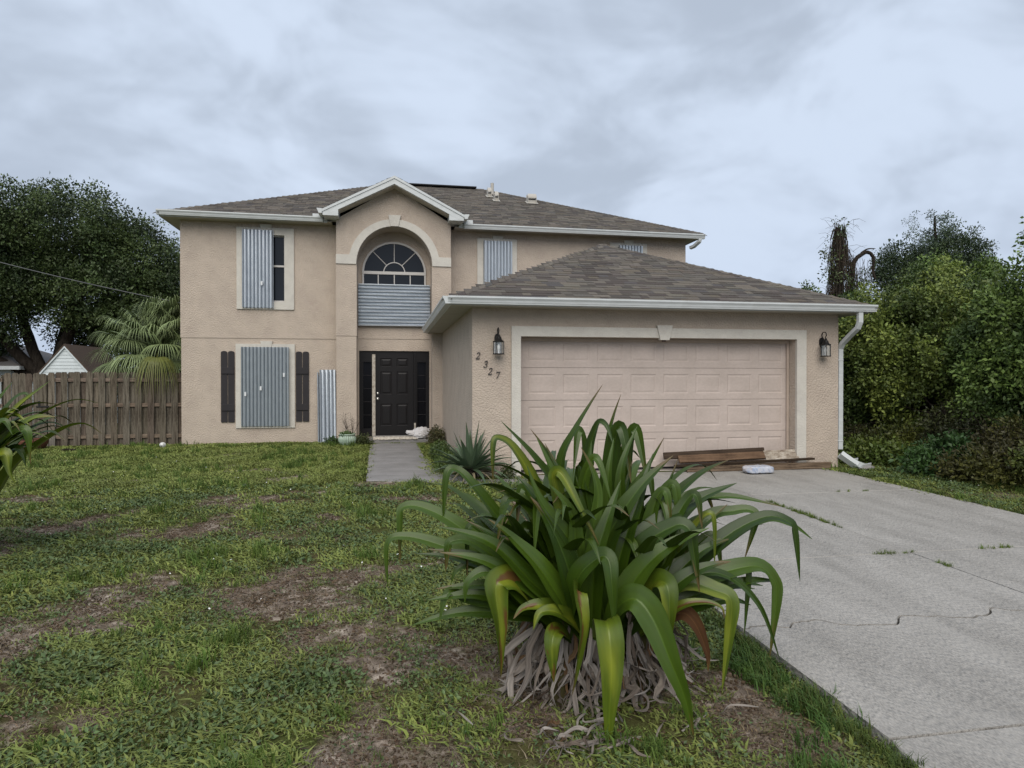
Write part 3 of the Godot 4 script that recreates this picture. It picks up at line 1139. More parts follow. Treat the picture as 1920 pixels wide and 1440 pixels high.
func build_garage_door(h: Node3D) -> void:
	var zd := ZG - 0.24
	var b := Builder.new()
	b.box(Vector3(2.1, -0.05, zd - 0.08), Vector3(7.12, 2.3, zd - 0.03))
	var door := part(h, "garage_door", b, m.garage_paint)
	door.set_meta("label", "pale pink-beige sectional garage door with raised panels")
	var lines := [0.03, 0.638, 1.205, 1.756, 2.28]
	var pw := 0.47
	var pitch := 0.602
	var panel := Builder.new()
	var shapes := {}
	for i in 4:
		var y0: float = lines[i] + 0.002
		var y1: float = lines[i + 1] - 0.004
		var holes := []
		var hy0 := y0 + 0.105
		var hy1 := y1 - 0.105
		for k in 8:
			var x0 := 2.30 + k * pitch
			holes.append(Rect2(x0, hy0, pw, hy1 - hy0))
		b = Builder.new()
		b.wall(2.125, 7.1, y0, y1, zd - 0.03, zd, holes)
		b.tri(Vector3(2.125, y1, zd), Vector3(7.1, y1, zd), Vector3(7.1, y1 + 0.003, zd - 0.012))
		part(door, "door_section", b, m.garage_paint)
		var hh := hy1 - hy0
		panel = Builder.new()
		var o := [Vector2(0, 0), Vector2(pw, 0), Vector2(pw, hh), Vector2(0, hh)]
		var ring := func(inset: float, z: float) -> Array:
			return [Vector3(inset, inset, z), Vector3(pw - inset, inset, z), Vector3(pw - inset, hh - inset, z), Vector3(inset, hh - inset, z)]
		var rings := [ring.call(0.0, 0.0), ring.call(0.014, -0.008), ring.call(0.026, -0.008), ring.call(0.05, -0.003)]
		for r in 3:
			for k in 4:
				panel.quad(rings[r][k], rings[r][(k + 1) % 4], rings[r + 1][(k + 1) % 4], rings[r + 1][k])
		panel.quad(rings[3][0], rings[3][1], rings[3][2], rings[3][3])
		var pm := panel.mesh()
		for k in 8:
			part(door, "door_panel", pm, m.garage_paint, Transform3D(Basis.IDENTITY, Vector3(2.30 + k * pitch, hy0, zd)))
	# stops round the opening
	b = Builder.new()
	b.cbox(Vector3(2.119, 0.0, zd + 0.004), Vector3(2.165, 2.26, zd + 0.045), 0.006)
	b.cbox(Vector3(7.05, 0.0, zd + 0.004), Vector3(7.097, 2.26, zd + 0.045), 0.006)
	b.cbox(Vector3(2.165, 2.2, zd + 0.004), Vector3(7.05, 2.259, zd + 0.045), 0.006)
	part(h, "door_stop", b, m.opening_paint)
	b = Builder.new()
	b.cbox(Vector3(2.13, 0.005, zd - 0.02), Vector3(7.09, 0.032, zd + 0.006), 0.004)
	part(door, "bottom_seal", b, m.black_paint)


func build_windows(h: Node3D) -> void:
	# upper window, half covered
	var t := trim_frame(h, "window_trim", Rect2(-3.694, 3.29, 1.357, 2.02), Rect2(-3.50, 3.475, 0.935, 1.66), ZF + 0.014, -3.005, 5.395, 5.10, 0.285)
	var b := Builder.new()
	b.wall(-3.52, -2.56, 3.46, 5.15, ZF - 0.1, ZF - 0.03, [Rect2(-3.46, 3.52, 0.878, 0.835), Rect2(-3.46, 4.40, 0.878, 0.705)])
	var w := part(h, "window", b, m.window_vinyl)
	for y in [[3.52, 4.355], [4.40, 5.105]]:
		b = Builder.new()
		b.box(Vector3(-3.462, y[0] - 0.002, ZF - 0.075), Vector3(-2.58, y[1] + 0.002, ZF - 0.068))
		part(w, "pane", b, m.glass_dark)
	for x in [-3.2, -2.86]:
		b = Builder.new()
		b.box(Vector3(x, 3.52, ZF - 0.066), Vector3(x + 0.012, 5.1, ZF - 0.06))
		part(w, "glazing_bar", b, m.window_vinyl)
	trim_frame(h, "window_trim", Rect2(-3.724, 0.35, 1.4, 2.085), Rect2(-3.57, 0.46, 1.1, 1.85), ZF, -3.0, 2.505, 2.285, 0.285)
	trim_frame(h, "window_trim", Rect2(2.272, 3.35, 1.056, 1.905), Rect2(2.43, 3.5, 0.767, 1.65), ZF, 2.815, 5.325, 5.12, 0.285)
	trim_frame(h, "window_trim", Rect2(5.9, 3.35, 1.06, 1.92), Rect2(6.05, 3.5, 0.76, 1.65), ZF, 6.43, 5.345, 5.13, 0.285)
	for r: Rect2 in [Rect2(-3.57, 0.46, 1.1, 1.85), Rect2(2.43, 3.5, 0.767, 1.65), Rect2(6.05, 3.5, 0.76, 1.65)]:
		b = Builder.new()
		b.box(Vector3(r.position.x - 0.01, r.position.y - 0.01, ZF - 0.01), Vector3(r.end.x + 0.01, r.end.y + 0.01, ZF + 0.004))
		part(h, "pane", b, m.glass_dark)
	# fan window over the door
	var c := Vector2(0.13, 4.30)
	b = Builder.new()
	var ring := PackedVector2Array()
	for i in 33:
		var a := PI * i / 32.0
		ring.append(c + Vector2(cos(a) * 0.812, sin(a) * 0.80))
	for i in 33:
		var a := PI - PI * i / 32.0
		ring.append(c + Vector2(cos(a) * 0.765, sin(a) * 0.753))
	b.prism(ring, ZR - 0.01, ZR + 0.05)
	b.cbox(Vector3(-0.682, 4.255, ZR - 0.01), Vector3(0.942, 4.335, ZR + 0.048), 0.006)
	b.cbox(Vector3(-0.682, 2.95, ZR - 0.01), Vector3(-0.637, 4.256, ZR + 0.046), 0.006)
	b.cbox(Vector3(0.897, 2.95, ZR - 0.01), Vector3(0.942, 4.256, ZR + 0.046), 0.006)
	var fan := part(h, "fan_window", b, m.window_vinyl)
	b = Builder.new()
	var half := PackedVector2Array()
	for i in 33:
		var a := PI * i / 32.0
		half.append(c + Vector2(cos(a) * 0.78, sin(a) * 0.77))
	b.prism(half, ZR + 0.002, ZR + 0.014)
	part(fan, "pane", b, m.glass_dark)
	b = Builder.new()
	b.box(Vector3(-0.645, 2.96, ZR + 0.003), Vector3(0.905, 4.26, ZR + 0.015))
	part(fan, "pane", b, m.glass_dark)
	for deg in [45.0, 90.0, 135.0]:
		var d := Vector2(cos(deg_to_rad(deg)), sin(deg_to_rad(deg)))
		var p := c + d * 0.265
		var q := c + d * 0.785
		b = Builder.new()
		b.tube(PackedVector3Array([Vector3(p.x, p.y, ZR + 0.02), Vector3(q.x, q.y, ZR + 0.02)]), PackedFloat32Array([0.012, 0.012]), 4)
		part(fan, "glazing_bar", b, m.window_vinyl)
	b = Builder.new()
	var hub := PackedVector2Array()
	for i in 19:
		var a := PI * i / 18.0
		hub.append(c + Vector2(cos(a), sin(a)) * 0.282)
	for i in 19:
		var a := PI - PI * i / 18.0
		hub.append(c + Vector2(cos(a), sin(a)) * 0.26)
	b.prism(hub, ZR + 0.014, ZR + 0.034)
	part(fan, "glazing_bar", b, m.window_vinyl)
	for x in [-0.277, 0.13, 0.537]:
		b = Builder.new()
		b.cbox(Vector3(x - 0.013, 2.96, ZR + 0.013), Vector3(x + 0.013, 4.256, ZR + 0.034), 0.004)
		part(fan, "glazing_bar", b, m.window_vinyl)
	# board shutters beside the lower window
	for s in [[-4.067, -3.752], [-2.30, -1.985]]:
		var bw := 0.149
		var sh := Node3D.new()
		sh.name = numbered(h, "shutter")
		h.add_child(sh, true)
		sh.set_meta("label", "dark two-board shutter with rounded tops")
		for y in [[1.69, 1.85], [0.78, 0.94]]:
			b = Builder.new()
			b.cbox(Vector3(s[0] + 0.004, y[0], ZF + 0.028), Vector3(s[1] - 0.004, y[1], ZF + 0.05), 0.005)
			part(sh, "batten", b, m.shutter_paint)
		for k in 2:
			var x0: float = s[0] if k == 0 else s[1] - bw
			var o := PackedVector2Array([Vector2(x0, 0.5), Vector2(x0 + bw, 0.5), Vector2(x0 + bw, 2.215)])
			for i in range(1, 7):
				var a := PI * i / 7.0
				o.append(Vector2(x0 + bw * 0.5 + cos(a) * bw * 0.5, 2.215 + sin(a) * 0.04))
			o.append(Vector2(x0, 2.215))
			b = Builder.new()
			b.prism(o, ZF + 0.004, ZF + 0.03)
			part(sh, "board", b, m.shutter_paint)


func build_entrance(h: Node3D) -> void:
	var zd := ZR - 0.05
	var b := Builder.new()
	# dark frame round door and sidelights
	b.wall(-0.762, 1.03, 0.08, 2.29, zd - 0.09, zd + 0.01, [Rect2(-0.66, 0.29, 0.212, 1.71), Rect2(-0.35, 0.1, 0.976, 2.165), Rect2(0.72, 0.29, 0.222, 1.71)])
	b.cbox(Vector3(0.628, 0.1, zd + 0.008), Vector3(0.685, 2.26, zd + 0.03), 0.006)
	var f := part(h, "door_frame", b, m.black_paint)
	for s in [[-0.66, -0.448], [0.72, 0.942]]:
		for k in 5:
			var y0 := 0.29 + k * 0.342
			b = Builder.new()
			b.box(Vector3(s[0] - 0.003, y0 + 0.006, zd - 0.05), Vector3(s[1] + 0.003, y0 + 0.336, zd - 0.042))
			part(f, "pane", b, m.sidelight_glass)
			if k > 0:
				b = Builder.new()
				b.cbox(Vector3(s[0], y0 - 0.006, zd - 0.045), Vector3(s[1], y0 + 0.008, zd - 0.03), 0.003)
				part(f, "glazing_bar", b, m.shutter_paint)
	# bare white mullion where the paint is gone
	b = Builder.new()
	b.cbox(Vector3(-0.438, 0.06, zd + 0.012), Vector3(-0.352, 2.2, zd + 0.05), 0.008)
	part(h, "stripped_mullion", b, m.peeled_white).set_meta("label", "bare whitish mullion beside the black door")
	b = Builder.new()
	b.cbox(Vector3(0.634, 0.08, zd + 0.031), Vector3(0.68, 0.42, zd + 0.04), 0.004)
	part(h, "stripped_mullion", b, m.peeled_white)
	b = Builder.new()
	var cells := []
	for x in [-0.224, 0.19]:
		for y in [[1.88, 2.104], [1.163, 1.755], [0.35, 0.92]]:
			cells.append(Rect2(x, y[0], 0.29, y[1] - y[0]))
	b.wall(-0.347, 0.622, 0.105, 2.262, zd - 0.05, zd, cells)
	var door := part(h, "front_door", b, m.black_paint)
	door.set_meta("label", "black six-panel front door")
	for r: Rect2 in cells:
		b = Builder.new()
		var ring := func(i: float, z: float) -> Array:
			return [Vector3(r.position.x + i, r.position.y + i, z), Vector3(r.end.x - i, r.position.y + i, z), Vector3(r.end.x - i, r.end.y - i, z), Vector3(r.position.x + i, r.end.y - i, z)]
		var rings := [ring.call(0.0, zd), ring.call(0.015, zd - 0.014), ring.call(0.03, zd - 0.014), ring.call(0.06, zd - 0.003)]
		for q in 3:
			for k in 4:
				b.quad(rings[q][k], rings[q][(k + 1) % 4], rings[q + 1][(k + 1) % 4], rings[q + 1][k])
		b.quad(rings[3][0], rings[3][1], rings[3][2], rings[3][3])
		part(door, "door_panel", b, m.black_paint)
	for q in [["door_knob", 1.05, 0.03, 0.05], ["deadbolt", 1.19, 0.026, 0.018]]:
		b = Builder.new()
		b.xf = Transform3D(Basis(Vector3.RIGHT, PI / 2), Vector3(-0.296, q[1], zd))
		b.lathe(PackedVector2Array([Vector2(0.0, q[3] + 0.012), Vector2(q[2] * 0.8, q[3] + 0.008), Vector2(q[2], q[3] - 0.004), Vector2(q[2] * 0.7, q[3] - 0.02), Vector2(q[2] * 0.5, 0.008), Vector2(q[2] * 1.15, 0.006), Vector2(q[2] * 1.15, 0.0)]), 14)
		part(door, q[0], b, m.chrome)
	b = Builder.new()
	b.cbox(Vector3(-0.435, 0.066, zd - 0.04), Vector3(0.69, 0.1, zd + 0.09), 0.008)
	part(h, "door_sill", b, m.path_concrete)


func build_roofs(h: Node3D) -> void:
	# garage: hipped, apex towards the street
	var gx0 := 0.93
	var gx1 := 8.30
	var gz := -10.47
	var gy := 2.835
	var gp := 0.447
	var half := (gx1 - gx0) / 2
	var apex := Vector3((gx0 + gx1) / 2, gy + half * gp, gz - half)
	var back := Vector3(apex.x, apex.y, ZF - 0.02)
	var b := Builder.new()
	b.col = Color.WHITE
	var c1 := Vector3(gx0, gy, gz)
	var c2 := Vector3(gx1, gy, gz)
	var c3 := Vector3(gx1, gy, ZF - 0.02)
	var c0 := Vector3(gx0, gy, ZF - 0.02)
	b.tri(c1, c2, apex)
	b.quad(c2, c3, back, apex)
	b.quad(c0, c1, apex, back)
	b.quad(c1 - Vector3(0, 0.02, 0), c0 - Vector3(0, 0.02, 0), c3 - Vector3(0, 0.02, 0), c2 - Vector3(0, 0.02, 0))
	var roof := part(h, "garage_roof", b, m.underlay)
	roof.set_meta("label", "hipped grey-brown shingle roof over the garage")
	lay_shingles(roof, gx0, gx1, gy + 0.003, gz, gp, half, 300, Rect2())
	var sl := Vector3(-cos(atan(gp)), -sin(atan(gp)), 0)
	var sr := Vector3(cos(atan(gp)), -sin(atan(gp)), 0)
	var sf := Vector3(0, -sin(atan(gp)), cos(atan(gp)))
	lay_caps(roof, c1, apex, sl, sf, false)
	lay_caps(roof, c2, apex, sf, sr, false)
	lay_caps(roof, apex, back, sl, sr, true)
	# plain courses on the flanks, seen from beside the house only
	for s in 2:
		var fl := Builder.new()
		for i in 27:
			var r := i * 0.141 * cos(atan(gp))
			fl.col = shingle_tone()
			var x := gx0 + r if s == 0 else gx1 - r
			var d := 1.0 if s == 0 else -1.0
			var y := gy + r * gp
			var p1 := Vector3(x, y + 0.014, gz - r)
			var p2 := Vector3(x, y + 0.014, ZF)
			var p3 := Vector3(x + d * 0.13, y + 0.13 * gp + 0.002, ZF)
			var p4 := Vector3(x + d * 0.13, y + 0.13 * gp + 0.002, gz - r - 0.13)
			if s == 0:
				fl.quad(p2, p1, p4, p3)
			else:
				fl.quad(p1, p2, p3, p4)
		tag(part(roof, "flank_shingles", fl, m.shingle), "", "", "", "stuff")
	b = Builder.new()  # soffit and fascia
	b.box(Vector3(gx0 + 0.02, 2.725, ZG - 0.02), Vector3(gx1 - 0.02, 2.745, gz - 0.005))
	b.box(Vector3(gx0 + 0.02, 2.725, ZP - 0.3), Vector3(1.34, 2.745, ZG - 0.02))
	b.box(Vector3(7.92, 2.725, ZF), Vector3(gx1 - 0.02, 2.745, ZG - 0.02))
	part(h, "soffit", b, m.soffit_paint)
	b = Builder.new()
	b.box(Vector3(gx0, 2.715, gz - 0.02), Vector3(gx1, gy - 0.004, gz))
	b.box(Vector3(gx0 - 0.002, 2.715, ZP + 0.01), Vector3(gx0 + 0.018, gy - 0.004, gz - 0.02))
	b.box(Vector3(gx1 - 0.018, 2.715, ZF), Vector3(gx1 + 0.002, gy - 0.004, gz - 0.02))
	part(h, "fascia", b, m.gutter_paint)
	gutter(h, Vector3(gx0 - 0.04, 2.845, gz + 0.001), Vector3(gx1 + 0.02, 2.845, gz + 0.001), Vector3(0, 0, 1), "white gutter across the garage front")
	gutter(h, Vector3(gx0 - 0.003, 2.843, ZP + 0.02), Vector3(gx0 - 0.003, 2.843, gz + 0.085), Vector3(-1, 0, 0))
	# main roof: hipped all round
	var mx0 := -5.36
	var mx1 := 8.42
	var mz := -17.22
	var my := 5.53
	var mp := 0.452
	var md := 10.6
	var r1 := Vector3(mx0 + md / 2, my + md / 2 * mp, mz - md / 2)
	var r2 := Vector3(mx1 - md / 2, r1.y, r1.z)
	var e1 := Vector3(mx0, my, mz)
	var e2 := Vector3(mx1, my, mz)
	var e3 := Vector3(mx1, my, mz - md)
	var e4 := Vector3(mx0, my, mz - md)
	b = Builder.new()
	b.quad(e1, e2, r2, r1)
	b.tri(e2, e3, r2)
	b.quad(e3, e4, r1, r2)
	b.tri(e4, e1, r1)
	b.quad(e1 - Vector3(0, 0.02, 0), e4 - Vector3(0, 0.02, 0), e3 - Vector3(0, 0.02, 0), e2 - Vector3(0, 0.02, 0))
	var top := part(h, "main_roof", b, m.underlay)
	top.set_meta("label", "hipped grey-brown shingle roof over the upper storey")
	lay_shingles(top, mx0, mx1, my + 0.003, mz, mp, md / 2, 0, Rect2(-1.3, -0.1, 2.9, 0.75))
	sf = Vector3(0, -sin(atan(mp)), cos(atan(mp)))
	lay_caps(top, e1, r1, Vector3(-cos(atan(mp)), -sin(atan(mp)), 0), sf, true)
	lay_caps(top, e2, r2, sf, Vector3(cos(atan(mp)), -sin(atan(mp)), 0), true)
	lay_caps(top, r1, r2, Vector3(0, -sin(atan(mp)), -cos(atan(mp))), sf, true)
	b = Builder.new()
	b.cbox(Vector3(r1.x + 0.25, r1.y + 0.012, r1.z - 0.16), Vector3(r2.x - 0.25, r1.y + 0.055, r1.z + 0.16), 0.015)
	part(top, "ridge_vent", b, m.dark_vent)
	# vents on the front slope
	for q in [[3.12, -21.2, 0.11], [3.24, -20.55, 0.11]]:
		vent_hood(top, q[0], q[1], my + (mz - q[1]) * mp, q[2], 0.30, "vent_pipe_hood")
	vent_hood(top, 4.33, -20.45, my + (mz + 20.45) * mp, 0.26, 0.30, "box_vent")
	b = Builder.new()
	b.tube(PackedVector3Array([Vector3(3.3, 7.45, -21.75), Vector3(3.3, 7.93, -21.75)]), PackedFloat32Array([0.055, 0.055]), 12)
	part(top, "vent_pipe", b, m.vent_paint)
	b = Builder.new()
	b.box(Vector3(mx0 + 0.02, 5.435, ZF - 0.01), Vector3(-1.4, 5.455, mz - 0.005))
	b.box(Vector3(1.65, 5.435, ZF - 0.01), Vector3(mx1 - 0.02, 5.455, mz - 0.005))
	b.box(Vector3(mx0 + 0.02, 5.435, -27.7), Vector3(-4.97, 5.455, ZF - 0.01))
	b.box(Vector3(8.09, 5.435, -27.7), Vector3(mx1 - 0.02, 5.455, ZF - 0.01))
	part(h, "soffit", b, m.soffit_paint)
	b = Builder.new()
	b.box(Vector3(mx0, 5.42, mz - 0.02), Vector3(-1.5, my - 0.004, mz))
	b.box(Vector3(1.75, 5.42, mz - 0.02), Vector3(mx1, my - 0.004, mz))
	b.box(Vector3(mx0 - 0.002, 5.42, mz - md), Vector3(mx0 + 0.018, my - 0.004, mz - 0.02))
	b.box(Vector3(mx1 - 0.018, 5.42, mz - md), Vector3(mx1 + 0.002, my - 0.004, mz - 0.02))
	part(h, "fascia", b, m.gutter_paint)
	gutter(h, Vector3(mx0 - 0.03, 5.562, mz + 0.001), Vector3(-1.60, 5.542, mz + 0.001), Vector3(0, 0, 1))
	gutter(h, Vector3(1.88, 5.515, mz + 0.001), Vector3(mx1 + 0.03, 5.495, mz + 0.001), Vector3(0, 0, 1))
	# end of the far gutter's outlet, its pipe missing
	b = Builder.new()
	rect_pipe(b, [Vector3(8.32, 5.385, mz + 0.05), Vector3(8.31, 5.31, mz + 0.04), Vector3(8.22, 5.2, mz - 0.1), Vector3(8.15, 5.17, mz - 0.2)], 0.045, 0.034)
	part(h, "broken_outlet", b, m.gutter_paint)
	# gable over the entrance
	var gfz := -16.74
	var p0 := Vector3(-1.57, 5.645, gfz)
	var p1 := Vector3(0.13, 6.52, gfz)
	var p2 := Vector3(1.83, 5.645, gfz)
	var bk := -19.5
	b = Builder.new()
	for s in 2:
		var a := p0 if s == 0 else p1
		var e := p1 if s == 0 else p2
		var a2 := Vector3(a.x, a.y, bk)
		var e2b := Vector3(e.x, e.y, bk)
		var dn := Vector3(0, -0.04, 0)
		b.quad(a, e, e2b, a2)
		b.quad(a2 + dn, e2b + dn, e + dn, a + dn)
		b.quad(a + dn, e + dn, e, a)
	var groof := part(h, "gable_roof", b, m.underlay)
	for s in 2:
		var fl := Builder.new()
		var ang := atan2(0.875, 1.7)
		for i in 13:
			var d := i * 0.141
			for k in 9:
				fl.col = shingle_tone()
				var z := gfz - k * 0.3
				var y := 5.645 + d * sin(ang)
				var x := -1.57 + d * cos(ang) if s == 0 else 1.83 - d * cos(ang)
				var dir := Vector3(cos(ang) if s == 0 else -cos(ang), sin(ang), 0)
				var q1 := Vector3(x, y + 0.02, z)
				var q2 := Vector3(x, y + 0.02, z - 0.295)
				var q3 := q2 + dir * 0.16 - Vector3(0, 0.014, 0)
				var q4 := q1 + dir * 0.16 - Vector3(0, 0.014, 0)
				if s == 0:
					fl.quad(q2, q1, q4, q3)
				else:
					fl.quad(q1, q2, q3, q4)
		tag(part(groof, "shingles", fl, m.shingle), "", "", "", "stuff")
	# rake boards in two steps, with boxed ends
	for s in 2:
		var sg := -1.0 if s == 0 else 1.0
		var o := PackedVector2Array([Vector2(0.13, 6.505), Vector2(0.13 + sg * 1.70, 5.63), Vector2(0.13 + sg * 1.70, 5.50), Vector2(0.13 + sg * 1.62, 5.50), Vector2(0.13, 6.325)])
		b = Builder.new()
		b.prism(o, gfz - 0.02, gfz + 0.004)
		var o2 := PackedVector2Array([Vector2(0.13, 6.52), Vector2(0.13 + sg * 1.72, 5.634), Vector2(0.13 + sg * 1.72, 5.572), Vector2(0.13, 6.458)])
		b.prism(o2, gfz + 0.0045, gfz + 0.022)
		part(h, "rake_board", b, m.gutter_paint)
		b = Builder.new()
		var o3 := PackedVector2Array([Vector2(0.13 + sg * 1.69, 5.495), Vector2(0.13 + sg * 1.335, 5.495), Vector2(0.13 + sg * 1.335, 5.73), Vector2(0.13 + sg * 1.69, 5.56)])
		b.prism(o3, ZP - 0.3, gfz + 0.003)
		part(h, "eave_return", b, m.gutter_paint)
		b = Builder.new()
		var o4 := PackedVector2Array([Vector2(0.13, 6.33), Vector2(0.13 + sg * 1.40, 5.63), Vector2(0.13 + sg * 1.40, 5.605), Vector2(0.13, 6.305)])
		b.prism(o4, ZP - 0.02, gfz - 0.021)
		part(h, "rake_soffit", b, m.soffit_paint)
		gutter(h, Vector3(0.13 + sg * 1.712, 5.655, gfz - 0.55), Vector3(0.13 + sg * 1.712, 5.655, gfz + 0.03), Vector3(sg, 0, 0))
		# white diverter plate where the gable eave meets the main gutter
		b = Builder.new()
		var xq := 0.13 + sg * 1.88
		b.cbox(Vector3(xq - 0.1, 5.5, mz + 0.004), Vector3(xq + 0.1, 5.63, mz + 0.016), 0.003)
		part(h, "splash_guard", b, m.gutter_paint)


func vent_hood(roof: Node3D, x: float, z: float, y: float, w: float, tall: float, called: String) -> void:
	# a curved hood open to the front over a flashing plate
	var b := Builder.new()
	var slope := Basis(Vector3.RIGHT, atan(0.452))
	var pts := PackedVector3Array()
	var cols := PackedColorArray()
	for i in 9:
		var a := PI * 0.5 * i / 8.0
		for s in 2:
			pts.append(Vector3(-w * 0.5 if s == 0 else w * 0.5, tall - 0.16 + cos(a) * 0.16, -sin(a) * -0.16 - 0.02))
			cols.append(Color.WHITE)
	b.grid(pts, cols, 9, 2, false, true)
	for s: float in [-1.0, 1.0]:
		var xs := s * w * 0.5
		b.quad(Vector3(xs - 0.006, -0.05, -0.03), Vector3(xs + 0.006, -0.05, -0.03), Vector3(xs + 0.006, tall, -0.03), Vector3(xs - 0.006, tall, -0.03))
		b.box(Vector3(xs - 0.006, -0.06, -0.16), Vector3(xs + 0.006, tall - 0.1, 0.13))
	b.box(Vector3(-w * 0.5, -0.06, -0.17), Vector3(w * 0.5, tall - 0.01, -0.15))
	b.box(Vector3(-w * 0.5, -0.06, 0.06), Vector3(w * 0.5, 0.09, 0.075))
	var v := part(roof, called, b, m.vent_paint, Transform3D(Basis.IDENTITY, Vector3(x, y, z)))
	b = Builder.new()
	b.xf = Transform3D(slope, Vector3(0, 0.02, 0.02))
	b.box(Vector3(-w * 0.5 - 0.05, 0, -0.2), Vector3(w * 0.5 + 0.05, 0.008, 0.17))
	part(roof, "vent_flashing", b, m.vent_paint, Transform3D(Basis.IDENTITY, Vector3(x, y, z)))
	b = Builder.new()
	b.box(Vector3(-w * 0.5 + 0.008, 0.0, -0.12), Vector3(w * 0.5 - 0.008, tall - 0.12, -0.1))
	part(roof, "vent_opening", b, m.dark_vent, Transform3D(Basis.IDENTITY, Vector3(x, y, z)))


# ---------------------------------------------------------------- things on and round the house

func build_lanterns() -> void:
	var t := thing("wall_lantern", "black carriage lantern beside the house number and garage door", "lantern", Vector3(1.737, 2.0, ZG), 0.0, "black lanterns on the garage front")
	var b := Builder.new()  # back plate with a pointed foot
	var o := PackedVector2Array()
	for i in 24:
		var a := TAU * i / 24
		o.append(Vector2(cos(a) * 0.052, 0.23 + sin(a) * (0.075 if sin(a) > 0 else 0.115)))
	b.prism(o, 0.0, 0.02)
	part(t, "back_plate", b, m.lantern_metal)
	b = Builder.new()  # scroll arm that carries the lantern from above
	var pts := PackedVector3Array()
	var rad := PackedFloat32Array()
	for i in 21:
		var a := PI * 1.25 - (PI * 1.55) * i / 20.0
		pts.append(Vector3(0, 0.345 + sin(a) * 0.05, 0.075 + cos(a) * 0.062))
		rad.append(0.0085)
	pts.insert(0, Vector3(0, 0.25, 0.012))
	rad.insert(0, 0.009)
	pts.append(Vector3(0, 0.27, 0.12))
	rad.append(0.008)
	b.tube(pts, rad, 8)
	part(t, "scroll_arm", b, m.lantern_metal)
	var c := Vector3(0, 0, 0.12)
	b = Builder.new()  # roof cap, six-sided
	b.xf = Transform3D(Basis.IDENTITY, c)
	b.lathe(PackedVector2Array([Vector2(0.0, 0.285), Vector2(0.018, 0.28), Vector2(0.02, 0.262), Vector2(0.045, 0.235), Vector2(0.058, 0.195), Vector2(0.092, 0.172), Vector2(0.096, 0.16), Vector2(0.08, 0.158), Vector2(0.0, 0.165)]), 6)
	part(t, "lantern_cap", b, m.lantern_metal)
	b = Builder.new()
	b.xf = Transform3D(Basis.IDENTITY, c)
	b.lathe(PackedVector2Array([Vector2(0.0, -0.022), Vector2(0.088, -0.024), Vector2(0.098, -0.032), Vector2(0.098, -0.04), Vector2(0.0, -0.042)]), 6)
	part(t, "lantern_base", b, m.lantern_metal)
	for k in 6:
		var a := TAU * k / 6
		b = Builder.new()
		var p := c + Vector3(cos(a) * 0.083, 0, sin(a) * 0.083)
		b.tube(PackedVector3Array([p + Vector3(0, -0.03, 0), p + Vector3(0, 0.166, 0)]), PackedFloat32Array([0.0065, 0.0065]), 6)
		part(t, "corner_bar", b, m.lantern_metal)
		var a2 := TAU * (k + 1) / 6
		var q := c + Vector3(cos(a2) * 0.083, 0, sin(a2) * 0.083)
		b = Builder.new()
		var up := Vector3(0, 0.16, 0)
		var dn := Vector3(0, -0.024, 0)
		b.quad(q + dn, p + dn, p + up, q + up)
		part(t, "pane", b, m.lantern_glass)
	b = Builder.new()
	b.xf = Transform3D(Basis.IDENTITY, c)
	b.lathe(PackedVector2Array([Vector2(0.0, 0.135), Vector2(0.012, 0.12), Vector2(0.024, 0.09), Vector2(0.024, 0.06), Vector2(0.013, 0.03), Vector2(0.013, -0.02)]), 10)
	part(t, "bulb", b, m.bulb_glass)
	copy_of(t, Vector3(7.60, 2.0, ZG), 0.0, "black carriage lantern between the garage trim and the downpipe")


func build_sheets() -> void:
	var pitch := 0.086
	var grp := "corrugated metal storm panels"
	var t := thing("storm_panel", "shiny corrugated metal panel half covering the upper window", "storm panel", Vector3(-3.562, 3.325, ZF + 0.105), 0.0, grp)
	var s := part(t, "metal_sheet", corrugated(0.74, 1.92, pitch, 0.036), m.galvanised)
	sheet_marks(s, [[0.47, 0.6]], 0.036)
	t = thing("storm_panel", "dull corrugated metal panel between the two dark shutters", "storm panel", Vector3(-3.595, 0.395, ZF + 0.085), 0.0, grp)
	s = part(t, "metal_sheet", corrugated(1.14, 1.96, pitch, 0.03), m.dull_zinc)
	sheet_marks(s, [[0.11, 0.8], [0.47, 0.94], [1.02, 1.27]], 0.03)
	t = thing("storm_panel", "corrugated metal panel fixed with level ridges under the fan window", "storm panel", Vector3(1.045, 2.915, ZR + 0.1), 0.0, grp)
	var flat := Transform3D(Basis(Vector3(0, 1, 0), Vector3(-1, 0, 0), Vector3(0, 0, 1)), Vector3.ZERO)
	part(t, "metal_sheet", corrugated(1.09, 1.822, pitch, 0.036), m.galvanised, flat)
	t = thing("storm_panel", "narrow corrugated metal panel on the window above the garage roof's slope", "storm panel", Vector3(2.43, 3.5, ZF + 0.09), 0.0, grp)
	part(t, "metal_sheet", corrugated(0.767, 1.69, pitch, 0.034), m.galvanised)
	t = thing("storm_panel", "corrugated metal panel peeping over the garage roof's far hip", "storm panel", Vector3(6.14, 3.5, ZF + 0.09), 0.0, grp)
	part(t, "metal_sheet", corrugated(0.688, 1.70, pitch, 0.034), m.galvanised)
	# loose sheets leaning on the wall by the pier
	t = thing("leaning_panel", "loose corrugated metal sheet leaning on the wall beside the pier", "storm panel", Vector3(-1.70, -0.06, ZF + 0.30), 0.0, "loose metal sheets by the pier")
	t.rotation = Vector3(-0.125, 0.0, 0.018)
	part(t, "metal_sheet", corrugated(0.40, 1.87, 0.096, 0.034), m.galvanised)
	var u := copy_of(t, Vector3(-1.755, -0.06, ZF + 0.245), 0.0, "loose metal sheet tucked behind the other leaning sheet")
	u.rotation = Vector3(-0.125, 0.0, 0.022)
	u.scale = Vector3(1, 0.965, 1)


